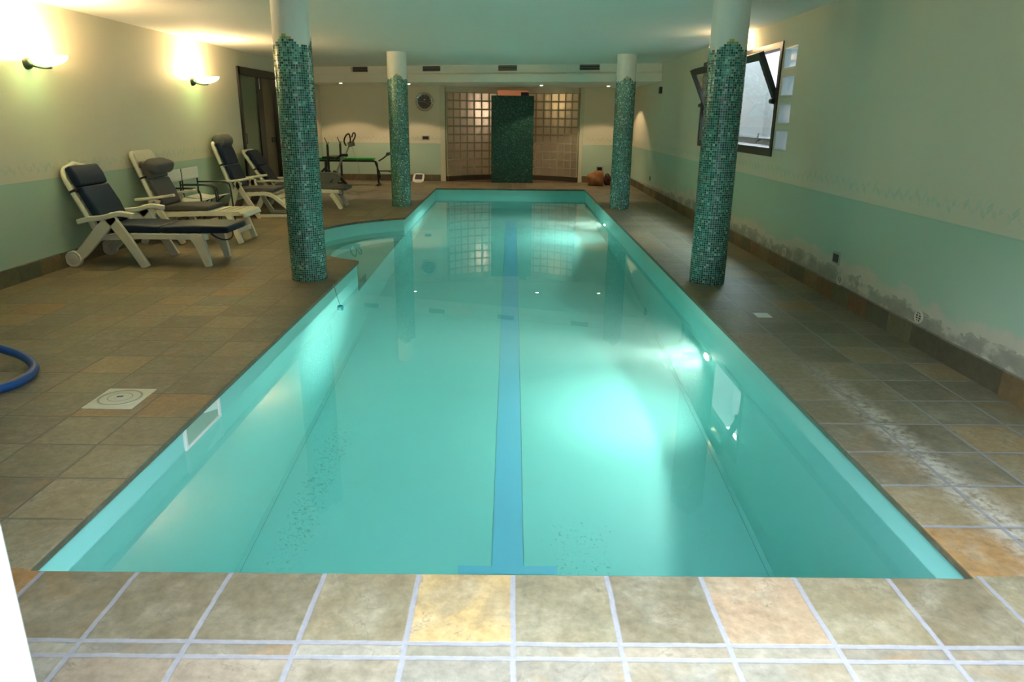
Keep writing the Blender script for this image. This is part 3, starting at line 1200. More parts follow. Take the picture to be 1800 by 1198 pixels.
# ---- window in the right wall, sash tilted about its middle
wn = bpy.data.objects.new('window_1', None)
COL.objects.link(wn)
wn.location = (WR, 0, 0)
struct(wn, 'dark framed pivot window standing open in the right wall')
wy0, wy1, wz0, wz1 = WIN
f = MB()
f.box(-0.015, 0.10, wy0, wy0 + 0.075, wz0, wz1)
f.box(-0.015, 0.10, wy1 - 0.075, wy1, wz0, wz1)
f.box(-0.015, 0.10, wy0 + .07, wy1 - .07, wz0, wz0 + 0.095)
f.box(-0.015, 0.10, wy0 + .07, wy1 - .07, wz1 - 0.075, wz1)
f.build('window_frame', M['darkframe'], wn, bevel=0.004)
ss = MB()
PZ, PX = 1.815, 0.02
ang = math.radians(25)
ca_, sa_ = math.cos(ang), math.sin(ang)


def tilt(x, z):
    # local sash coordinates (x thickness, z along the sash) -> wall coordinates
    return Vector((PX - z * sa_ + x * ca_, 0, PZ + z * ca_ + x * sa_))


HS = 0.565


def sbar(mb_, ya, yb, za, zb, th=0.028):
    c = tilt(0, (za + zb) / 2)
    mb_.obox((c.x, (ya + yb) / 2, c.z), Vector((ca_, 0, sa_)) * th, Vector((0, (yb - ya) / 2, 0)), Vector((-sa_, 0, ca_)) * ((zb - za) / 2))


sbar(ss, wy0 + .08, wy0 + .165, -HS, HS)
sbar(ss, wy1 - .165, wy1 - .08, -HS, HS)
sbar(ss, wy0 + .165, wy1 - .165, HS - .085, HS)
sbar(ss, wy0 + .165, wy1 - .165, -HS, -HS + .085)
ss.build('sash', M['darkframe'], wn, bevel=0.004)
sg = MB()
sbar(sg, wy0 + .16, wy1 - .16, -HS + .08, HS - .08, 0.004)
sg.build('pane', M['pane'], wn)
pv = MB()
for yv in (wy0 + .08, wy1 - .08):
    pv.cyl((PX - 0.05, yv - .03, PZ - .01), (PX - 0.05, yv + .05, PZ - .01), 0.032, 16)
pv.build('pivot', M['black'], wn, smooth=True)
for yv in (9.15, 9.72):
    c = tilt(-0.03, -HS + .05)
    MB().tube([(c.x - .015, yv - .02, c.z + .09), (c.x - .05, yv - 0.07, c.z - .02), (c.x - .02, yv - .17, c.z + .03)], 0.010, 8).build('latch', M['black'], wn, smooth=True)
# light well outside
struct(MB().box(WR + 1.75, WR + 1.85, 6.5, 14.2, 0.5, 4.4).build('wall_light_well', M['outside']))
lwm = MB()
lwm.box(WR + .22, WR + 1.85, 6.4, 6.5, 0.5, 4.4)
lwm.box(WR + .22, WR + 1.85, 14.2, 14.3, 0.5, 4.4)
lwm.box(WR + .22, WR + 1.85, 6.4, 14.3, 0.45, 0.55)
struct(lwm.build('trim_3', M['outside']))
tb = thing('timber_beam', 'pale wooden beam leaning outside beyond the open window', 'beam', (0, 0, 0))
MB().obox((WR + 0.95, 10.35, 1.0), (0.035, 0, 0.01), (-0.01, 0.05, 0.02), (0.42, -0.25, 0.5)).build('beam', M['timber'], tb, bevel=0.004)

# four glass blocks beside the window
bl_lab = ['clear glass block beside the window, topmost of its column of four',
          'clear glass block beside the window, second from the top of four',
          'clear glass block beside the window, third from the top of four',
          'clear glass block beside the window, lowest of its column of four']
for q, lab in zip(BLK[::-1], bl_lab):
    t = thing('glass_block', lab, 'glass block', (WR, (q[0] + q[1]) / 2, q[2]), 0, 'glass blocks beside the window')
    hw, hh = (q[1] - q[0]) / 2, q[3] - q[2]
    m_ = MB()
    for xx in (0.035, 0.13):
        m_.face([(xx, -hw + .02, 0.02), (xx, hw - .02, 0.02), (xx, hw - .02, hh - .02), (xx, -hw + .02, hh - .02)])
    m_.build('glass_face', M['clearblock'], t)
    m_ = MB()
    m_.box(0.0, 0.16, -hw + .002, -hw + .022, .002, hh - .002)
    m_.box(0.0, 0.16, hw - .022, hw - .002, .002, hh - .002)
    m_.box(0.0, 0.16, -hw + .022, hw - .022, .002, .022)
    m_.box(0.0, 0.16, -hw + .022, hw - .022, hh - .022, hh - .002)
    m_.build('rim', M['jamb'], t, bevel=0.004)


# ================================================================== lamps
def sconce(y, label):
    t = thing('wall_sconce', label, 'wall lamp', (WL, y, 2.07), 0, 'glass dish lamps on the left wall')
    MB().lathe([(0.0, 0.0), (0.062, 0.0), (0.062, 0.012), (0.050, 0.040), (0.022, 0.062), (0.0, 0.066)], (0, 0, -0.01), 28, 'x').build('wall_plate', M['brass'], t, smooth=True)
    MB().tube(crom([(0.04, 0, -0.015), (0.10, 0, -0.04), (0.18, 0, -0.052), (0.245, 0, -0.048)], 5), [0.017] * 5 + [0.013] * 11, 10, flat=1.0).build('arm', M['brass'], t, smooth=True)
    d = MB()
    # shallow boat-shaped dish, open above
    n_, k_ = 32, 7
    rings = []
    for i in range(k_):
        u = i / (k_ - 1)
        rad = math.sin(u * PI / 2)
        zz = -0.038 + 0.088 * (1 - math.cos(u * PI / 2))
        ring = []
        for j in range(n_):
            a = 2 * PI * j / n_
            px = 0.215 + rad * (0.20 if math.cos(a) > 0 else 0.165) * math.cos(a)
            py = rad * 0.115 * math.sin(a)
            ring.append(d.b.verts.new((px, py, zz + 0.012 * math.cos(a) * rad)))
        rings.append(ring)
    for i in range(k_ - 1):
        for j in range(n_):
            if i == 0:
                continue
            d.b.faces.new((rings[i][j], rings[i][(j + 1) % n_], rings[i + 1][(j + 1) % n_], rings[i + 1][j]))
    d.b.faces.new(rings[1])
    ds = d.build('glass_dish', M['dish'], t, smooth='all')
    sol = ds.modifiers.new('thick', 'SOLIDIFY')
    sol.thickness = 0.006
    MB().cyl((0.17, 0, 0.018), (0.25, 0, 0.018), 0.012, 12).build('bulb', M['bulb'], t, smooth=True)
    add_light('sconce_light', 'POINT', (0.20, 0, 0.055), SCONCE_W, SCONCE_COL, t, 0.03)
    return t


sconce(7.58, 'lit glass dish lamp on the left wall above the nearest lounger')
sconce(11.42, 'lit glass dish lamp on the left wall nearer the dark sliding door')
# small lamp above the window, mostly behind the front right column
rs = thing('window_lamp', 'small lit lamp above the window, half hidden by the front right column', 'wall lamp', (WR, 9.86, 2.52))
MB().lathe([(0.0, 0.0), (0.045, 0.0), (0.040, -0.02), (0.0, -0.03)], (0, 0, 0), 20, 'x').build('wall_plate', M['whiteplastic'], rs, smooth=True)
MB().tube([(-0.02, 0, 0), (-0.09, 0, 0.0)], 0.008, 8).build('arm', M['loop'], rs, smooth=True)
ringp = [(-0.13 + 0.0 * k, 0.065 * math.cos(k / 20 * 2 * PI), 0.055 * math.sin(k / 20 * 2 * PI)) for k in range(21)]
MB().tube(ringp, 0.004, 6, cap=False).build('wire_ring', M['loop'], rs, smooth=True)
MB().ball((-0.12, 0, 0.0), 0.02, 0.02, 0.02, 12, 8).build('bulb', M['bulb'], rs, smooth='all')
add_light('window_lamp_light', 'POINT', (-0.15, 0, 0.0), 22.0, (1.0, 0.70, 0.36), rs, 0.03)

# recessed downlights in the soffit
dl_lab = ['recessed downlight at the far left of the bulkhead, above the bench',
          'recessed downlight beside the far left column, near the clock',
          'recessed downlight above the right side of the mosaic slab',
          'recessed downlight at the far right, beside the far right column']
for x, lab in zip((-3.98, -2.40, 0.68, 2.24), dl_lab):
    t = thing('recessed_downlight', lab, 'ceiling light', (x, 17.66, 2.315), 0, 'downlights in the far bulkhead')
    MB().lathe([(0.036, 0.0), (0.052, 0.0), (0.052, -0.008), (0.036, -0.008), (0.036, 0.0)], (0, 0, 0), 24).build('bezel', M['whiteplastic'], t, smooth=True)
    MB().lathe([(0.0, -0.014), (0.024, -0.012), (0.036, -0.006), (0.036, 0.0), (0.0, 0.0)], (0, 0, 0), 20).build('lens', M['bulb'], t)
    add_light('downlight_beam', 'SPOT', (0, 0, -0.035), DOWN_W, (1.0, 0.72, 0.45), t, 0.02, (0, 0, 0), spot_size=math.radians(116), spot_blend=0.2)

# underwater floodlights on the right pool wall
for y, lab in ((5.895, 'lit underwater floodlight in the right pool wall, nearer one'), (13.114, 'lit underwater floodlight in the right pool wall, farther one')):
    t = thing('pool_light', lab, 'pool light', (bx1, y, -0.79), 0, 'underwater lights in the right pool wall')
    MB().lathe([(0.0, 0.0), (0.085, 0.0), (0.085, -0.012), (0.070, -0.025), (0.058, -0.02), (0.0, -0.02)], (0, 0, 0), 28, 'x').build('bezel', M['chrome'], t, smooth=True)
    MB().lathe([(0.0, -0.040), (0.045, -0.037), (0.072, -0.027), (0.0, -0.0265)], (0, 0, 0), 24, 'x').build('lens', M['ulens'], t, smooth=True)
    add_light('pool_beam', 'SPOT', (-0.05, 0, 0), POOL_W, (1.0, 0.97, 0.86), t, 0.04, (0, math.radians(90), 0), spot_size=math.radians(156), spot_blend=0.12)
    add_light('pool_beam_core', 'SPOT', (-0.05, 0, 0), POOL_W * 2.6, (1.0, 0.97, 0.86), t, 0.04, (0, math.radians(87), math.radians(-12)), spot_size=math.radians(40), spot_blend=1.0)
    add_light('pool_beam_low', 'SPOT', (-0.05, 0, 0), POOL_W * 0.8, (1.0, 0.97, 0.86), t, 0.04, (0, math.radians(22), math.radians(-25)), spot_size=math.radians(62), spot_blend=1.0)

# lamps of the little room behind the glass blocks
add_light('shower_light_pink', 'POINT', (-0.90, 19.85, 1.75), 24, (1.0, 0.78, 0.64), None, 0.08)
add_light('shower_light_yellow', 'POINT', (1.40, 19.65, 1.95), 13, (1.0, 0.74, 0.38), None, 0.08)

# daylight portals
for nm, loc, rot_, sx_, sy_ in (('opening_portal', (0.45, 0.84, 1.17), (math.radians(90), 0, 0), 2.81, 2.36),):
    d = bpy.data.lights.new(nm, 'AREA')
    d.shape = 'RECTANGLE'
    d.size, d.size_y = sx_, sy_
    d.cycles.is_portal = True
    o = bpy.data.objects.new(nm, d)
    COL.objects.link(o)
    o.location = loc
    o.rotation_euler = rot_

# ================================================================== loungers
def rail_path(pts):
    return [(p[0], p[1]) for p in crom([Vector((a, 0, b_)) for a, b_ in pts], 5)] if False else [(v.x, v.z) for v in crom([Vector((a, 0, b_)) for a, b_ in pts], 6)]


def lounger(loc, hw, label, P):
    """local x runs from the wall to the foot end, y across, z up"""
    t = thing('sun_lounger', label, 'sun lounger', loc, 0, 'white plastic sun loungers along the left wall')
    mat = M[P['mat']]
    bi = hw - 0.09                         # half width of the bed
    bt, bb = P['back_top'], P['back_bot']
    # backrest: tubular surround with slats
    m_ = MB()
    pts = [(bb[0], -bi, bb[1])]
    dv = Vector((bt[0] - bb[0], 0, bt[1] - bb[1]))
    k = P.get('round', 0.12)
    nrm_t = dv.normalized()
    a_ = Vector((bt[0], 0, bt[1]))
    lowp = a_ - nrm_t * k
    pts += [(lowp.x, -bi, lowp.z)]
    for j in range(1, 6):
        th_ = PI / 2 * j / 6
        q = lowp + nrm_t * k * math.sin(th_)
        pts.append((q.x, -bi + k * (1 - math.cos(th_)), q.z))
    pts.append((a_.x, -bi + k, a_.z))
    arch = P.get('arch', 0.0)
    mid = a_ + nrm_t * arch
    pts.append((mid.x, 0, mid.z))
    pts2 = [(x_, -y_, z_) for x_, y_, z_ in pts[:-1]][::-1]
    m_.tube(pts + pts2, 0.027, 8)
    if P.get('broadtop'):
        c = a_ - nrm_t * 0.055
        m_.obox(c, nrm_t * 0.07, (0, bi - .05, 0), Vector((-nrm_t.z, 0, nrm_t.x)) * 0.026)
    L = dv.length
    back_n = Vector((nrm_t.z, 0, -nrm_t.x))
    for j in range(7):
        c = Vector((bb[0], 0, bb[1])) + nrm_t * (L * (0.12 + 0.12 * j))
        m_.obox(c, nrm_t * 0.028, (0, bi - .01, 0), back_n * 0.008)
    m_.build('backrest', mat, t, bevel=0.004)
    # armrests and legs, one of each per side
    for sgn in (-1, 1):
        y0_, y1_ = sorted((sgn * hw, sgn * (hw - 0.065)))
        MB().ribbon(rail_path(P['arm']), P.get('arm_t', 0.04), y0_, y1_).build('armrest', mat, t, bevel=0.010)
        y0_, y1_ = sorted((sgn * (hw - .005), sgn * (hw - 0.05)))
        pf = rail_path(P['front_leg'])
        MB().ribbon(pf, [P.get('fl', 0.085) * (1 - 0.22 * i / (len(pf) - 1)) for i in range(len(pf))], y0_, y1_).build('leg', mat, t, bevel=0.006)
        pr = rail_path(P['rear_leg'])
        MB().ribbon(pr, [P.get('rl', 0.075) * (1 + 0.2 * math.sin(PI * i / (len(pr) - 1))) for i in range(len(pr))], y0_, y1_).build('leg', mat, t, bevel=0.006)
        if P.get('wheels'):
            w_ = MB()
            c = P['wheels']
            ya = sgn * (hw + 0.008)
            w_.lathe([(0.0, 0.0), (0.055, 0.0), (0.060, -0.004), (0.082, -0.002), (0.088, -0.012), (0.088, -0.052), (0.0, -0.056)] if sgn > 0 else
                     [(0.0, 0.0), (0.055, 0.0), (0.060, 0.004), (0.082, 0.002), (0.088, 0.012), (0.088, 0.052), (0.0, 0.056)], (c[0], ya, c[1]), 32, 'y')
            w_.build('wheel', mat, t, smooth=True)
        if P.get('foot_leg'):
            y0_, y1_ = sorted((sgn * (bi + .015), sgn * (bi - 0.045)))
            pl_ = rail_path(P['foot_leg'])
            MB().ribbon(pl_, [P.get('foot_t', 0.11) - (P.get('foot_t', 0.11) - 0.062) * i / (len(pl_) - 1) for i in range(len(pl_))], y0_, y1_).build('leg', mat, t, bevel=0.006)
    # seat frame with slats
    m_ = MB()
    for sgn in (-1, 1):
        y0_, y1_ = sorted((sgn * bi, sgn * (bi - 0.04)))
        m_.ribbon(P['seat'], 0.06, y0_, y1_)
    sp_ = P['seat']
    # slats across
    for (x0_, z0_), (x1_, z1_) in zip(sp_[:-1], sp_[1:]):
        ln_ = math.hypot(x1_ - x0_, z1_ - z0_)
        k_ = max(1, int(ln_ / 0.098))
        for j in range(k_):
            f_ = (j + 0.5) / k_
            tv = Vector((x1_ - x0_, 0, z1_ - z0_)) / ln_
            nv = Vector((-tv.z, 0, tv.x))
            m_.obox(Vector((x0_ + (x1_ - x0_) * f_, 0, z0_ + (z1_ - z0_) * f_)) + nv * 0.026, tv * 0.033, (0, bi - .002, 0), nv * 0.008)
    m_.build('seat_frame', mat, t, bevel=0.004)
    if P.get('end_rail'):
        xe, ze = sp_[-1]
        MB().ribbon([(xe - .03, ze + .006), (xe + .03, ze + .0), (xe + .05, ze - .05)], 0.05, -bi - .01, bi + .01).build('end_rail', mat, t, bevel=0.014)
    if P.get('floor_rail'):
        for sgn in (-1, 1):
            y0_, y1_ = sorted((sgn * bi, sgn * (bi - 0.04)))
            MB().ribbon(P['floor_rail'], 0.05, y0_, y1_).build('floor_rail', mat, t, bevel=0.005)
    if P.get('cross'):
        xc, zc_ = P['cross']
        MB().box(xc - .02, xc + .02, -bi, bi, zc_ - .03, zc_ + .03).build('cross_bar', mat, t, bevel=0.005)
    # cushion
    cw = bi - 0.025
    cm = M[P['cushion']]
    th_ = P.get('pad', 0.065)
    off = back_n * (0.03 + th_ / 2)
    m_ = MB()
    f0, f1, fs = P.get('pad_range', (0.10, 0.98, 0.68))
    B0 = Vector((bb[0], 0, bb[1])) + off
    for fa, fb in ((f0, fs), (fs, f1)):
        qa, qb = B0 + dv * fa, B0 + dv * fb
        g_ = nrm_t * 0.004
        qa, qb = qa + g_, qb - g_
        mid_ = (qa + qb) / 2 + back_n * 0.006
        m_.ribbon([(qa.x, qa.z), (mid_.x, mid_.z), (qb.x, qb.z)], [th_ * .9, th_ * 1.12, th_ * .9], -cw, cw)
    m_.build('back_cushion', cm, t, bevel=0.020, seg=3)
    m_ = MB()
    for (xa, za, xb, zb) in P['seat_pads']:
        m_.ribbon([(xa + .004, za), ((xa + xb) / 2, (za + zb) / 2 + .005), (xb - .004, zb)], [th_ * .92, th_ * 1.1, th_ * .92], -cw, cw)
    m_.build('seat_cushion', M[P.get('seat_mat', P['cushion'])], t, bevel=0.020, seg=3)
    # elastic strap round the back
    c = Vector((bb[0], 0, bb[1])) + dv * P.get('strap', 0.66) + back_n * 0.02
    MB().obox(c, nrm_t * 0.012, (0, bi + .031, 0), back_n * 0.034).build('strap', M['rubber'], t)
    if P.get('foot_strap'):
        xs_, zs_ = P['foot_strap']
        arcp = [(xs_ + 0.10 * math.sin(a), -cw * 0.98 * math.cos(a) if False else -cw * math.cos(a), zs_ - 0.115 * math.sin(a)) for a in [PI * j / 16 for j in range(17)]]
        MB().tube(arcp, 0.008, 6).build('foot_strap', M['rubber'], t, smooth=True)
    if P.get('pillow'):
        kind, px, pz = P['pillow']
        m_ = MB()
        if kind == 'slump':
            m_.ball((0, 0, 0), 0.105, cw * 1.12, 0.085, 32, 18, 3.4)
            o_ = m_.build('headrest_pillow', M['greypad'], t, smooth='all')
            o_.location = (px, 0, pz)
            o_.rotation_euler = (0, math.radians(18), 0)
        else:
            pw = cw * 0.86
            m_.lathe([(0.0, -pw), (0.055, -pw - .004), (0.095, -pw + .018), (0.104, -pw + .05), (0.104, pw - .05), (0.095, pw - .018), (0.055, pw + .004), (0.0, pw)], (px, 0, pz), 28, 'y')
            m_.build('headrest_pillow', M['greypad'], t, smooth=True)
    return t


# nearest: wheeled, all navy
lounger((-4.72, 8.02, 0), 0.385, 'white lounger with wheels and a full navy cushion, nearest the camera', dict(
    mat='resin', cushion='navy', fl=0.115, rl=0.10, arm_t=0.055, back_top=(-0.05, 1.035), back_bot=(0.27, 0.33), round=0.16, arch=0.035,
    arm=[(0.10, 0.485), (0.22, 0.515), (0.38, 0.535), (0.55, 0.575), (0.70, 0.555)],
    front_leg=[(0.43, 0.56), (0.52, 0.43), (0.62, 0.27), (0.77, -0.0)],
    rear_leg=[(0.0, 0.075), (0.14, 0.19), (0.30, 0.36), (0.42, 0.48), (0.50, 0.555)],
    wheels=(-0.0, 0.088), seat=[(0.25, 0.305), (0.70, 0.325), (1.44, 0.325)],
    foot_leg=[(1.32, 0.33), (1.365, 0.2), (1.415, 0.0)], foot_t=0.15,
    seat_pads=[(0.30, 0.40, 0.92, 0.395), (0.92, 0.395, 1.66, 0.40)], foot_strap=(1.46, 0.375), strap=0.66, pad=0.08))
# second: grey pad, slumped pillow, bare foot slats
lounger((-4.75, 9.50, 0), 0.365, 'white lounger with grey cushion, slumped grey pillow and bare foot slats, second from the camera', dict(
    mat='resin2', cushion='greypad', back_top=(-0.02, 1.12), back_bot=(0.26, 0.36), round=0.07, broadtop=True,
    arm=[(0.0, 0.555), (0.20, 0.572), (0.50, 0.615)], arm_t=0.036,
    front_leg=[(0.20, 0.56), (0.32, 0.36), (0.55, 0.0)], rear_leg=[(0.28, 0.56), (0.16, 0.3), (0.04, 0.0)],
    seat=[(0.24, 0.36), (0.80, 0.375), (1.30, 0.385)], end_rail=True,
    foot_leg=[(1.13, 0.385), (1.19, 0.20), (1.26, 0.0)], foot_t=0.075, cross=(1.21, 0.15),
    seat_pads=[(0.28, 0.435, 0.88, 0.44)], pillow=('slump', 0.20, 0.955), strap=0.60, pad_range=(0.10, 0.84, 0.55)))
# third: navy back, roll pillow, foot end folded down
lounger((-4.72, 11.95, 0), 0.37, 'white lounger with navy back, grey roll pillow and foot end folded to the floor', dict(
    mat='resin2', cushion='navy', seat_mat='greypad', back_top=(-0.0, 1.16), back_bot=(0.27, 0.36), round=0.07,
    arm=[(0.06, 0.565), (0.30, 0.585), (0.62, 0.63)], arm_t=0.036,
    front_leg=[(0.34, 0.57), (0.46, 0.36), (0.68, 0.0)], rear_leg=[(0.40, 0.57), (0.28, 0.3), (0.16, 0.0)],
    seat=[(0.24, 0.36), (0.78, 0.385), (0.90, 0.34), (1.22, 0.07)], floor_rail=[(0.66, 0.03), (1.22, 0.03)],
    seat_pads=[(0.28, 0.425, 0.93, 0.44)], pillow=('roll', 0.07, 1.185), strap=0.58, pad_range=(0.10, 0.98, 0.55)))
# fourth: behind the front left column
lounger((-4.72, 13.17, 0), 0.36, 'white lounger with navy back, farthest from the camera, half behind the front left column', dict(
    mat='resin2', cushion='navy', seat_mat='greypad', back_top=(0.02, 0.98), back_bot=(0.42, 0.34), round=0.07,
    arm=[(0.22, 0.47), (0.45, 0.485), (0.76, 0.485)], arm_t=0.036,
    front_leg=[(0.46, 0.47), (0.60, 0.3), (0.82, 0.0)], rear_leg=[(0.5, 0.47), (0.36, 0.25), (0.22, 0.0)],
    seat=[(0.30, 0.32), (0.95, 0.325), (1.66, 0.30)],
    foot_leg=[(1.52, 0.27), (1.60, 0.16), (1.69, 0.0)], foot_t=0.085,
    seat_pads=[(0.45, 0.385, 1.10, 0.385), (1.10, 0.385, 1.80, 0.355)], foot_strap=(1.56, 0.34), strap=0.52, pad_range=(0.08, 0.96, 0.55)))


# ================================================================== folding chairs
def dir_chair(loc, label):
    t = thing('folding_chair', label, 'chair', loc, 0, 'black framed folding chairs behind the second lounger')
    hw = 0.255
    for sgn in (-1, 1):
        y_ = sgn * hw
        MB().tube(crom([(0.0, y_, 0.84), (0.0, y_, 0.62), (0.0, y_, 0.40)], 3), 0.011, 8).build('back_post', M['black'], t, smooth=True)
        MB().tube([(0.0, y_, 0.62), (0.28, y_, 0.625), (0.42, y_, 0.62), (0.475, y_, 0.59), (0.49, y_, 0.54), (0.51, y_, 0.02)], 0.012, 8).build('armrest', M['black'], t, smooth=True)
        MB().tube([(0.02, y_, 0.02), (0.20, sgn * 0.02, 0.22), (0.40, -sgn * (hw - .02), 0.43)], 0.010, 8).build('leg', M['black'], t, smooth=True)
        MB().tube([(-0.01, y_, 0.015), (0.53, y_, 0.015)], 0.012, 8).build('foot_rail', M['black'], t, smooth=True)
        MB().tube([(0.0, y_, 0.42), (0.12, y_, 0.22), (0.02, y_, 0.02)], 0.010, 8).build('leg', M['black'], t, smooth=True)
    m_ = MB()
    n_ = 11
    for k in range(n_):                                    # woven strips of the back
        z_ = 0.69 + 0.15 * k / (n_ - 1)
        m_.obox((0.014 + 0.004 * (k % 2), 0, z_), (0.004, 0, 0), (0, hw + .012, 0), (0, 0, 0.0068))
    m_.box(0.006, 0.020, -hw - .012, hw + .012, 0.685, 0.845)
    m_.build('backrest', M['whiteplastic'], t, bevel=0.002)
    MB().ribbon([(0.02, 0.445), (0.16, 0.425), (0.32, 0.425), (0.47, 0.45)], 0.012, -hw, hw).build('seat', M['whiteplastic'], t, bevel=0.003)
    return t


ch = dir_chair((-4.74, 10.20, 0), 'black framed folding chair with white back, beside the second lounger')
dup(ch, (-4.74, 10.78, 0), None, 'black framed folding chair with white back, nearer the roll pillow lounger')

# ================================================================== gym corner
bn = thing('weight_bench', 'green padded weight bench with black frame by the far wall', 'weight bench', (0, 17.6, 0))
m_ = MB()
m_.box(-4.62, -3.98, -0.13, 0.13, 0.585, 0.64)
m_.box(-3.965, -3.27, -0.13, 0.13, 0.585, 0.64)
m_.build('bench_pad', M['greenpad'], bn, bevel=0.02, seg=3)
m_ = MB()
m_.tube([(-4.62, 0, 0.56), (-3.30, 0, 0.56), (-3.24, 0, 0.545), (-3.215, 0, 0.50), (-3.19, 0, 0.02)], 0.022, 8)
m_.tube([(-3.26, 0, 0.53), (-3.13, 0, 0.20)], 0.016, 8)
m_.tube([(-3.19, -0.2, 0.015), (-3.19, 0.2, 0.015)], 0.022, 8)
m_.tube([(-4.45, 0, 0.55), (-4.45, 0, 0.02)], 0.02, 8)
m_.tube([(-4.45, -0.3, 0.015), (-4.45, 0.3, 0.015)], 0.022, 8)
m_.build('frame', M['black'], bn, smooth=True)
for y_, xo in ((-0.30, -4.30), (0.30, -4.14)):
    m_ = MB()
    m_.tube([(xo, y_, 0.02), (xo, y_, 0.94)], 0.027, 8)
    m_.tube([(xo, y_, 0.93), (xo - 0.02, y_, 1.0), (xo - 0.06, y_, 1.10)], 0.009, 6)
    m_.tube([(xo, y_, 0.93), (xo + 0.03, y_, 1.0)], 0.009, 6)
    m_.tube([(xo - .12, y_, 0.015), (xo + .12, y_, 0.015)], 0.02, 8)
    m_.build('rack_post', M['black'], bn, smooth=True)
m_ = MB()
m_.obox((-4.22, 0, 0.645), (0.14, 0, 0.0), (0.08, 0.32, 0), (0, 0, 0.028))
m_.build('rack_bar', M['black'], bn, bevel=0.006)
m_ = MB()
m_.tube([(-3.18, 0, 0.56), (-3.06, 0, 0.63), (-2.93, 0, 0.73)], 0.016, 8)
m_.build('leg_curl_arm', M['black'], bn, smooth=True)
MB().tube([(-3.17, 0, 0.33), (-2.90, 0, 0.335)], 0.013, 8).build('roller_bar', M['black'], bn, smooth=True)
MB().cyl((-3.16, -0.09, 0.21), (-3.16, 0.09, 0.21), 0.045, 14).build('knob', M['black'], bn, smooth=True)
for zz, xx in ((0.735, -2.92), (0.337, -2.885)):
    MB().cyl((xx, -0.22, zz), (xx, 0.22, zz), 0.038 if zz > .5 else 0.016, 14).build('foam_roller', M['blackplastic'], bn, smooth=True)

bk = thing('exercise_bike', 'grey exercise bike with black saddle post beyond the front left column', 'exercise bike', (0, 16.7, 0))
m_ = MB()
pr = [(-4.46, 0.10), (-4.44, 0.33), (-4.36, 0.365), (-4.08, 0.365), (-3.94, 0.34), (-3.88, 0.26), (-3.92, 0.15), (-4.06, 0.09)]
lo = [m_.b.verts.new((x_, -0.09, z_)) for x_, z_ in pr]
hi = [m_.b.verts.new((x_, 0.09, z_)) for x_, z_ in pr]
m_.b.faces.new(lo)
m_.b.faces.new(hi[::-1])
for i in range(len(pr)):
    m_.b.faces.new((lo[i], hi[i], hi[(i + 1) % len(pr)], lo[(i + 1) % len(pr)]))
m_.build('housing', M['bikegrey'], bk, bevel=0.02, seg=3)
m_ = MB()
m_.tube([(-4.06, 0, 0.36), (-3.96, 0, 0.30), (-3.86, 0, 0.20), (-3.76, 0, 0.07)], [0.06, 0.055, 0.045, 0.03], 10)
m_.tube([(-4.22, 0, 0.35), (-4.20, 0, 0.60)], 0.032, 10)
m_.tube([(-4.32, 0, 0.36), (-4.24, 0, 0.44), (-4.12, 0, 0.36)], 0.03, 8)
m_.build('frame', M['black'], bk, smooth=True)
for xx, nm in ((-3.72, 'front'), (-4.42, 'rear')):
    MB().tube([(xx, -0.24, 0.03), (xx, 0.24, 0.03)], 0.03, 10).build('foot_bar', M['steel'], bk, smooth=True)
m_ = MB()
m_.tube([(-3.98, 0, 0.34), (-3.86, 0, 0.62), (-3.74, 0, 0.76), (-3.66, 0, 0.95)], [0.024, 0.02, 0.016, 0.016], 8)
m_.build('handlebar_post', M['steel'], bk, smooth=True)
m_ = MB()
m_.tube(crom([(-3.654, 0.0, 0.97), (-3.599, -0.12, 1.08), (-3.613, -0.17, 1.20), (-3.681, -0.17, 1.17), (-3.735, -0.15, 1.05), (-3.708, -0.1, 0.95)], 5), 0.016, 8)
m_.tube(crom([(-3.654, 0.0, 0.97), (-3.572, 0.12, 1.08), (-3.545, 0.17, 1.18), (-3.586, 0.17, 1.22), (-3.626, 0.15, 1.12)], 5), 0.016, 8)
m_.build('handlebar', M['black'], bk, smooth=True)
MB().obox((-3.60, -0.05, 0.985), (0.075, 0, 0.02), (0, 0.015, 0), (-0.01, 0, 0.055)).build('display', M['bikegrey'], bk, bevel=0.008)
MB().tube(crom([(-3.60, -0.06, 0.93), (-3.52, -0.08, 0.75), (-3.46, -0.06, 0.50), (-3.48, -0.05, 0.28), (-3.62, -0.03, 0.18), (-3.80, 0.0, 0.20)], 5), 0.004, 6).build('cable', M['string'], bk, smooth=True)
m_ = MB()
m_.tube([(-3.98, 0, 0.66), (-3.92, 0, 0.68), (-3.86, 0, 0.74), (-3.70, 0, 0.74)], 0.03, 8)
m_.build('saddle', M['black'], bk, smooth=True)
for y_, xx, zz in ((-0.13, -4.12, 0.12), (0.13, -3.98, 0.30)):
    m_ = MB()
    m_.tube([(-4.05, y_ * .8, 0.21), (xx, y_, zz)], 0.012, 8)
    m_.box(xx - .05, xx + .05, y_ - .05, y_ + .05, zz - .014, zz + .014)
    m_.build('pedal', M['blackplastic'], bk)

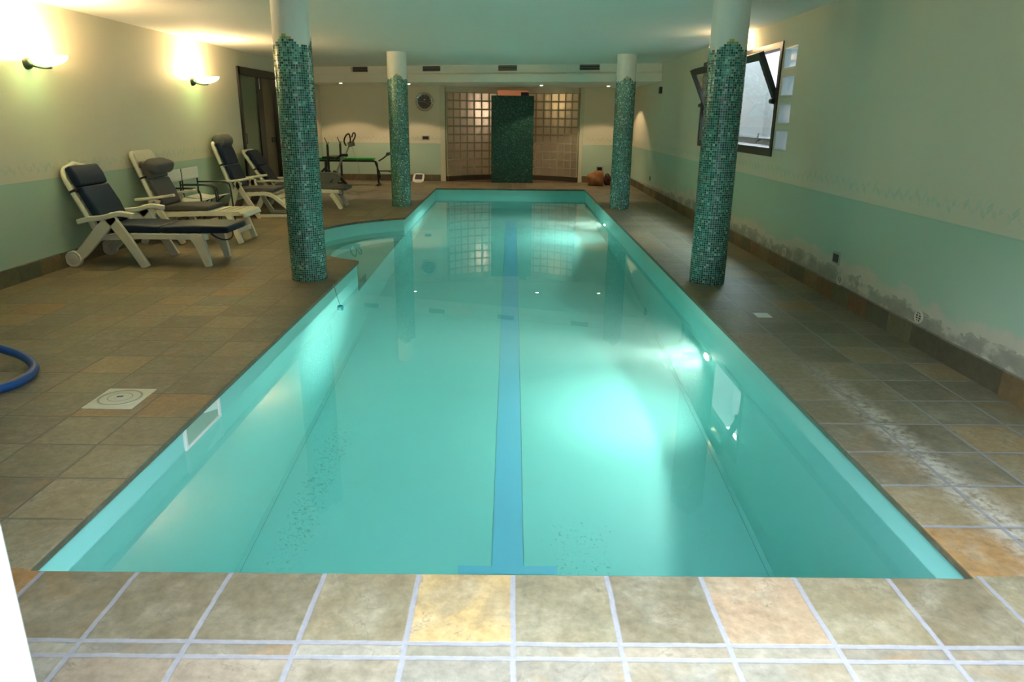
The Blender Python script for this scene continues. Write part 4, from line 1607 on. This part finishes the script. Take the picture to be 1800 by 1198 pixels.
# ================================================================== small things on the walls and floor
def vent(x, label):
    th_ = math.atan(-0.30)
    t = thing('air_vent', label, 'air vent', (x, fas(x), 2.595), th_, 'air vents in the far bulkhead')
    m_ = MB()
    w_, h_ = 0.225, 0.068
    m_.box(-w_, w_, -0.012, 0.0, -h_, -h_ + .014)
    m_.box(-w_, w_, -0.012, 0.0, h_ - .014, h_)
    m_.box(-w_, -w_ + .016, -0.012, 0.0, -h_, h_)
    m_.box(w_ - .016, w_, -0.012, 0.0, -h_, h_)
    m_.build('frame', M['whiteplastic'], t)
    MB().box(-w_ + .016, w_ - .016, -0.004, -0.001, -h_ + .014, h_ - .014).build('backing', M['black'], t)
    for k in range(3):
        z_ = -h_ + 0.032 + k * 0.034
        MB().obox((0, -0.008, z_), (w_ - .018, 0, 0), (0, 0.006, -0.004), (0, 0.001, 0.0015)).build('slat', M['bikegrey'], t)
    return t


for x, lab in ((-3.47, 'slotted air vent, leftmost of four in the bulkhead'), (-1.78, 'slotted air vent in the bulkhead above the clock, second from the left'),
               (-0.10, 'slotted air vent in the bulkhead above the mosaic slab, third from the left'), (1.60, 'slotted air vent in the bulkhead, rightmost of four')):
    vent(x, lab)

ck = thing('wall_clock', 'round chrome rimmed wall clock with a dark face', 'clock', (-2.19, YB - 0.002, 1.94))
MB().lathe([(0.165, 0.0), (0.225, 0.0), (0.228, -0.015), (0.205, -0.035), (0.178, -0.024), (0.165, -0.014), (0.165, 0.0)], (0, 0, 0), 48, 'y').build('rim', M['chrome'], ck, smooth=True)
MB().lathe([(0.0, -0.012), (0.170, -0.012), (0.170, 0.0), (0.0, 0.0)], (0, 0, 0), 40, 'y').build('face', M['black'], ck)
for k in range(12):
    m_ = MB()
    a = k * PI / 6
    d_ = Vector((math.sin(a), 0, math.cos(a)))
    m_.obox(d_ * 0.135 + Vector((0, -0.0135, 0)), Vector((math.cos(a), 0, -math.sin(a))) * 0.006, (0, 0.001, 0), d_ * 0.018)
    m_.build('hour_mark', M['bikegrey'], ck)
MB().box(-0.022, 0.022, -0.0145, -0.012, 0.045, 0.062).build('emblem', M['whiteplastic'], ck)
m_ = MB()
m_.obox((0.045, -0.017, -0.02), (0.055, 0, -0.025), (0, 0.001, 0), (0.002, 0, 0.006))
m_.obox((-0.055, -0.018, 0.0), (0.075, 0, -0.002), (0, 0.001, 0), (0.0, 0, 0.005))
m_.build('hands', M['bikegrey'], ck)


def wall_plate(name, cat, label, loc, nrm, w_, h_, dark=True):
    """small framed plate on a wall; nrm = '+x', '-x' or '-y' direction it faces"""
    rz_ = {'-y': 0, '-x': -PI / 2, '+x': PI / 2}[nrm]
    t = thing(name, label, cat, loc, rz_)
    MB().box(-w_, w_, -0.010, 0.002, -h_, h_).build('cover', M['coverplate'], t, bevel=0.003)
    MB().box(-w_ * .72, w_ * .72, -0.014, -0.009, -h_ * .66, h_ * .66).build('insert', M['black'], t, bevel=0.002)
    return t


wall_plate('light_switch', 'switch', 'black switch plate on the back wall below the clock', (-2.185, YB, 1.075), '-y', 0.10, 0.052)
wall_plate('wall_socket', 'socket', 'black socket low on the back wall above the brown stones', (2.27, YB, 0.35), '-y', 0.085, 0.060)
wall_plate('wall_socket', 'socket', 'black socket on the right wall just above the damp stain', (WR, 6.55, 0.385), '-x', 0.075, 0.058)
wall_plate('wall_socket', 'socket', 'small dark socket low on the right wall beyond the far right column', (WR, 15.9, 0.36), '-x', 0.07, 0.055)
dv_ = thing('wall_sensor', 'narrow black device high on the right wall near the bulkhead', 'sensor', (WR, 15.3, 2.14), -PI / 2)
MB().box(-0.07, 0.07, -0.05, 0.002, -0.06, 0.07).build('body', M['blackplastic'], dv_, bevel=0.008)
MB().box(-0.05, 0.05, -0.054, -0.049, -0.045, 0.02).build('lens', M['black'], dv_)


def pipe_vent(y, z, label):
    t = thing('pipe_vent', label, 'vent', (WR, y, z), -PI / 2, 'round pipe vents at the foot of the right wall')
    MB().lathe([(0.036, 0.0), (0.050, 0.0), (0.050, -0.010), (0.044, -0.014), (0.036, -0.010), (0.036, 0.0)], (0, 0, 0), 24, 'y').build('rim', M['cream'], t, smooth=True)
    MB().lathe([(0.0, -0.006), (0.036, -0.006), (0.036, 0.0), (0.0, 0.0)], (0, 0, 0), 20, 'y').build('opening', M['black'], t)
    m_ = MB()
    for zz in (-0.018, 0.0, 0.018):
        m_.box(-0.031, 0.031, -0.011, -0.007, zz - .0035, zz + .0035)
    m_.box(-0.004, 0.004, -0.011, -0.007, -0.034, 0.034)
    m_.build('grille', M['cream'], t)


pipe_vent(5.09, 0.225, 'round white pipe vent at the wall foot, nearest the camera')
pipe_vent(6.42, 0.212, 'round white pipe vent at the wall foot, just below the black socket')
pipe_vent(7.82, 0.209, 'round white pipe vent at the wall foot, third from the camera')
pipe_vent(9.14, 0.218, 'round white pipe vent at the wall foot, under the open window')

# deck hatch on the left
ht = thing('deck_hatch', 'square cream hatch with a round lid in the left deck', 'hatch', (-2.28, 3.905, 0.0))
m_ = MB()
m_.box(-0.142, 0.142, -0.152, 0.152, -0.01, 0.006)
m_.build('frame', M['cream'], ht, bevel=0.003)
MB().lathe([(0.0, 0.0095), (0.010, 0.0105), (0.030, 0.011), (0.10, 0.0105), (0.112, 0.0075), (0.118, 0.0098), (0.126, 0.0098), (0.130, 0.0055), (0.0, 0.0055)], (0, 0, 0), 40).build('lid', M['cream'], ht, smooth=True)
MB().lathe([(0.109, 0.0085), (0.109, 0.0102), (0.121, 0.0102), (0.121, 0.0085)], (0, 0, 0), 40).build('groove', M['groove'], ht, smooth=True)
MB().lathe([(0.062, 0.0100), (0.064, 0.0114), (0.068, 0.0114), (0.070, 0.0100)], (0, 0, 0), 40).build('ring', M['groove'], ht, smooth=True)
MB().lathe([(0.0, 0.0108), (0.016, 0.012), (0.028, 0.0165), (0.038, 0.0108)], (0, 0, 0), 24).build('grip', M['cream'], ht, smooth=True)
MB().obox((0, 0, 0.0165), (0.016, 0.004, 0), (-0.002, 0.006, 0), (0, 0, 0.001)).build('slot', M['black'], ht)
# pale plate on the right deck
hp = thing('deck_plate', 'small pale square plate in the right deck', 'plate', (2.165, 5.92, 0.0))
MB().box(-0.062, 0.062, -0.070, 0.070, -0.01, 0.004).build('plate', M['whiteplastic'], hp, bevel=0.002)
for sx_, sy_ in ((-1, -1), (1, -1), (1, 1), (-1, 1)):
    MB().cyl((sx_ * .05, sy_ * .057, 0.003), (sx_ * .05, sy_ * .057, 0.0055), 0.005, 10).build('screw', M['steel'], hp)

# blue hose lying in a loop, runs out of the picture on the left
hs = MB().tube(crom([(-4.45, 3.50, 0.03), (-3.80, 3.62, 0.03), (-3.30, 3.76, 0.03), (-3.08, 3.90, 0.03), (-2.99, 4.08, 0.03), (-3.02, 4.28, 0.035), (-3.13, 4.42, 0.05), (-3.32, 4.52, 0.08), (-3.60, 4.57, 0.11), (-4.0, 4.56, 0.11), (-4.5, 4.45, 0.06)], 8), 0.028, 14).build('pool_hose', M['hose'], smooth=True)
tag(hs, 'thick blue hose looping on the left deck', 'hose')

# bathroom scales leaning by the far skirting
sc_ = thing('bathroom_scale', 'white bathroom scale with dark top leaning beside the far left column', 'scale', (-2.34, 18.46, 0.0), math.radians(-8))
m_ = MB()
m_.ball((0, 0, 0), 0.15, 0.022, 0.15, 28, 12, 3.5)
o = m_.build('body', M['whiteplastic'], sc_, smooth='all')
o.location = (0, 0, 0.105)
o.rotation_euler = (math.radians(-42), 0, 0)
m_ = MB().box(-0.085, 0.10, -0.028, -0.02, -0.055, 0.095)
o = m_.build('top_plate', M['blackplastic'], sc_, bevel=0.008)
o.location = (0.0, 0, 0.105)
o.rotation_euler = (math.radians(-42), 0, 0)


# brown stones and pots at the far right
def lump(name, label, cat, mat, loc, r, seed, cut=None):
    rnd = random.Random(seed)
    b_ = bmesh.new()
    bmesh.ops.create_icosphere(b_, subdivisions=4, radius=1.0)
    ph = [rnd.random() * 6 for _ in range(9)]
    for v in b_.verts:
        p_ = v.co.copy()
        k = 1 + 0.10 * math.sin(3 * p_.x + ph[0]) * math.sin(2.5 * p_.y + ph[1]) + 0.08 * math.sin(5 * p_.z + ph[2] + p_.x * 3) + 0.04 * math.sin(9 * p_.y + ph[3]) * math.sin(8 * p_.x + ph[4])
        v.co = Vector((p_.x * r[0] * k, p_.y * r[1] * k, max(p_.z * r[2] * k, -r[2] * 0.62)))
    if cut:
        for v in b_.verts:
            if v.co.x > cut:
                v.co.x = cut + (v.co.x - cut) * 0.12
    zmin = min(v.co.z for v in b_.verts)
    for v in b_.verts:
        v.co.z -= zmin
    q = MB.__new__(MB)
    q.b = b_
    o_ = q.build(name, mat, smooth='all')
    o_.location = loc
    return tag(o_, label, cat)


lump('stone', 'big rounded rust brown stone by the far right column', 'stone', M['rust'], (2.11, 18.06, 0), (0.24, 0.18, 0.215), 3, 0.15)
lump('stone', 'dark red brown lump wedged between the rust brown stones', 'stone', M['darkred'], (2.40, 18.30, 0), (0.10, 0.11, 0.17), 5)
lump('stone', 'low flat brown stone behind the far right column', 'stone', M['rust'], (2.56, 18.0, 0), (0.13, 0.14, 0.09), 9)
ur = MB().lathe([(0.0, 0.0), (0.075, 0.0), (0.10, 0.06), (0.105, 0.12), (0.075, 0.19), (0.052, 0.225), (0.060, 0.27), (0.066, 0.32), (0.050, 0.325), (0.040, 0.26), (0.0, 0.24)], (0, 0, 0), 28).build('clay_jar', M['rust2'], smooth=True)
ur.location = (2.58, 18.52, 0)
tag(ur, 'small upright brown clay jar behind the stones', 'jar')

# skimmer in the left pool wall
sk = thing('pool_skimmer', 'white framed skimmer opening in the left pool wall', 'skimmer', (bx0, 3.80, -0.087))
hw_, hh_ = 0.245, 0.076
m_ = MB()
m_.box(0.0, 0.016, -hw_, -hw_ + .024, -hh_, hh_)
m_.box(0.0, 0.016, hw_ - .024, hw_, -hh_, hh_)
m_.box(0.0, 0.016, -hw_ + .02, hw_ - .02, -hh_, -hh_ + .014)
m_.box(0.0, 0.016, -hw_ + .02, hw_ - .02, hh_ - .014, hh_)
m_.build('frame', M['whiteplastic'], sk, bevel=0.003)
MB().box(0.0, 0.004, -hw_ + .02, hw_ - .02, -hh_ + .01, hh_ - .01).build('flap', M['skimflap'], sk)
m_ = MB()
m_.face([(0.006, hw_ - .026, 0.06), (0.006, hw_ - .026, -0.018), (0.006, 0.04, 0.03), (0.006, 0.0, 0.06)])
m_.build('hinge_plate', M['whiteplastic'], sk)

# floating thermometer tied to the front left column
th = thing('pool_thermometer', 'small cyan pool thermometer on a string by the left pool edge', 'thermometer', (-1.62, 6.62, ZW))
MB().lathe([(0.0, -0.055), (0.022, -0.05), (0.030, -0.03), (0.030, 0.022), (0.024, 0.032), (0.0, 0.034)], (0, 0, 0), 20).build('float', M['cyan'], th, smooth=True)
MB().box(-0.012, 0.012, -0.031, -0.028, -0.03, 0.02).build('dial', M['whiteplastic'], th)
MB().tube(crom([(0, 0, 0.03), (-0.06, 0.11, 0.12), (-0.105, 0.22, 0.180), (-0.17, 0.36, 0.173), (-0.28, 0.46, 0.171)], 5), 0.003, 6).build('string', M['string'], th, smooth=True)

# yellow anchor at the far right corner of the pool
an = thing('rope_anchor', 'small yellow anchor fitting on the right pool wall near the far corner', 'anchor', (bx1, 14.85, -0.02))
MB().box(-0.012, 0.0, -0.05, 0.05, -0.11, 0.0).build('plate', M['yellow'], an, bevel=0.003)
MB().tube([(-0.01, 0, -0.02), (-0.04, 0, -0.05), (-0.01, 0, -0.09)], 0.006, 8).build('eye', M['yellow'], an, smooth=True)


# finer pieces hang from the part they belong to
SUB = {('wall_clock', 'face'): ('hour_mark', 'emblem', 'hands'),
       ('wall_sconce', 'arm'): ('glass_dish', 'bulb'),
       ('deck_hatch', 'lid'): ('groove', 'ring', 'grip', 'slot'),
       ('exercise_bike', 'handlebar_post'): ('handlebar', 'display', 'cable'),
       ('exercise_bike', 'frame'): ('saddle',),
       ('weight_bench', 'leg_curl_arm'): ('foam_roller', 'knob'),
       ('sun_lounger', 'back_cushion'): ('strap', 'headrest_pillow'),
       ('sun_lounger', 'seat_cushion'): ('foot_strap',),
       ('pool_skimmer', 'flap'): ('hinge_plate',),
       ('pool_thermometer', 'float'): ('dial',),
       ('pipe_vent', 'rim'): ('grille',),
       ('air_vent', 'frame'): ('slat',)}


def stem(o):
    return o.name.split('.')[0]


for root in [o for o in scene.objects if o.parent is None and o.get('category')]:
    kids = list(root.children)
    for (rn, pn), subs in SUB.items():
        if stem(root) != rn:
            continue
        par = [k for k in kids if stem(k) == pn]
        if not par:
            continue
        for k in kids:
            if stem(k) in subs:
                k.parent = par[0]
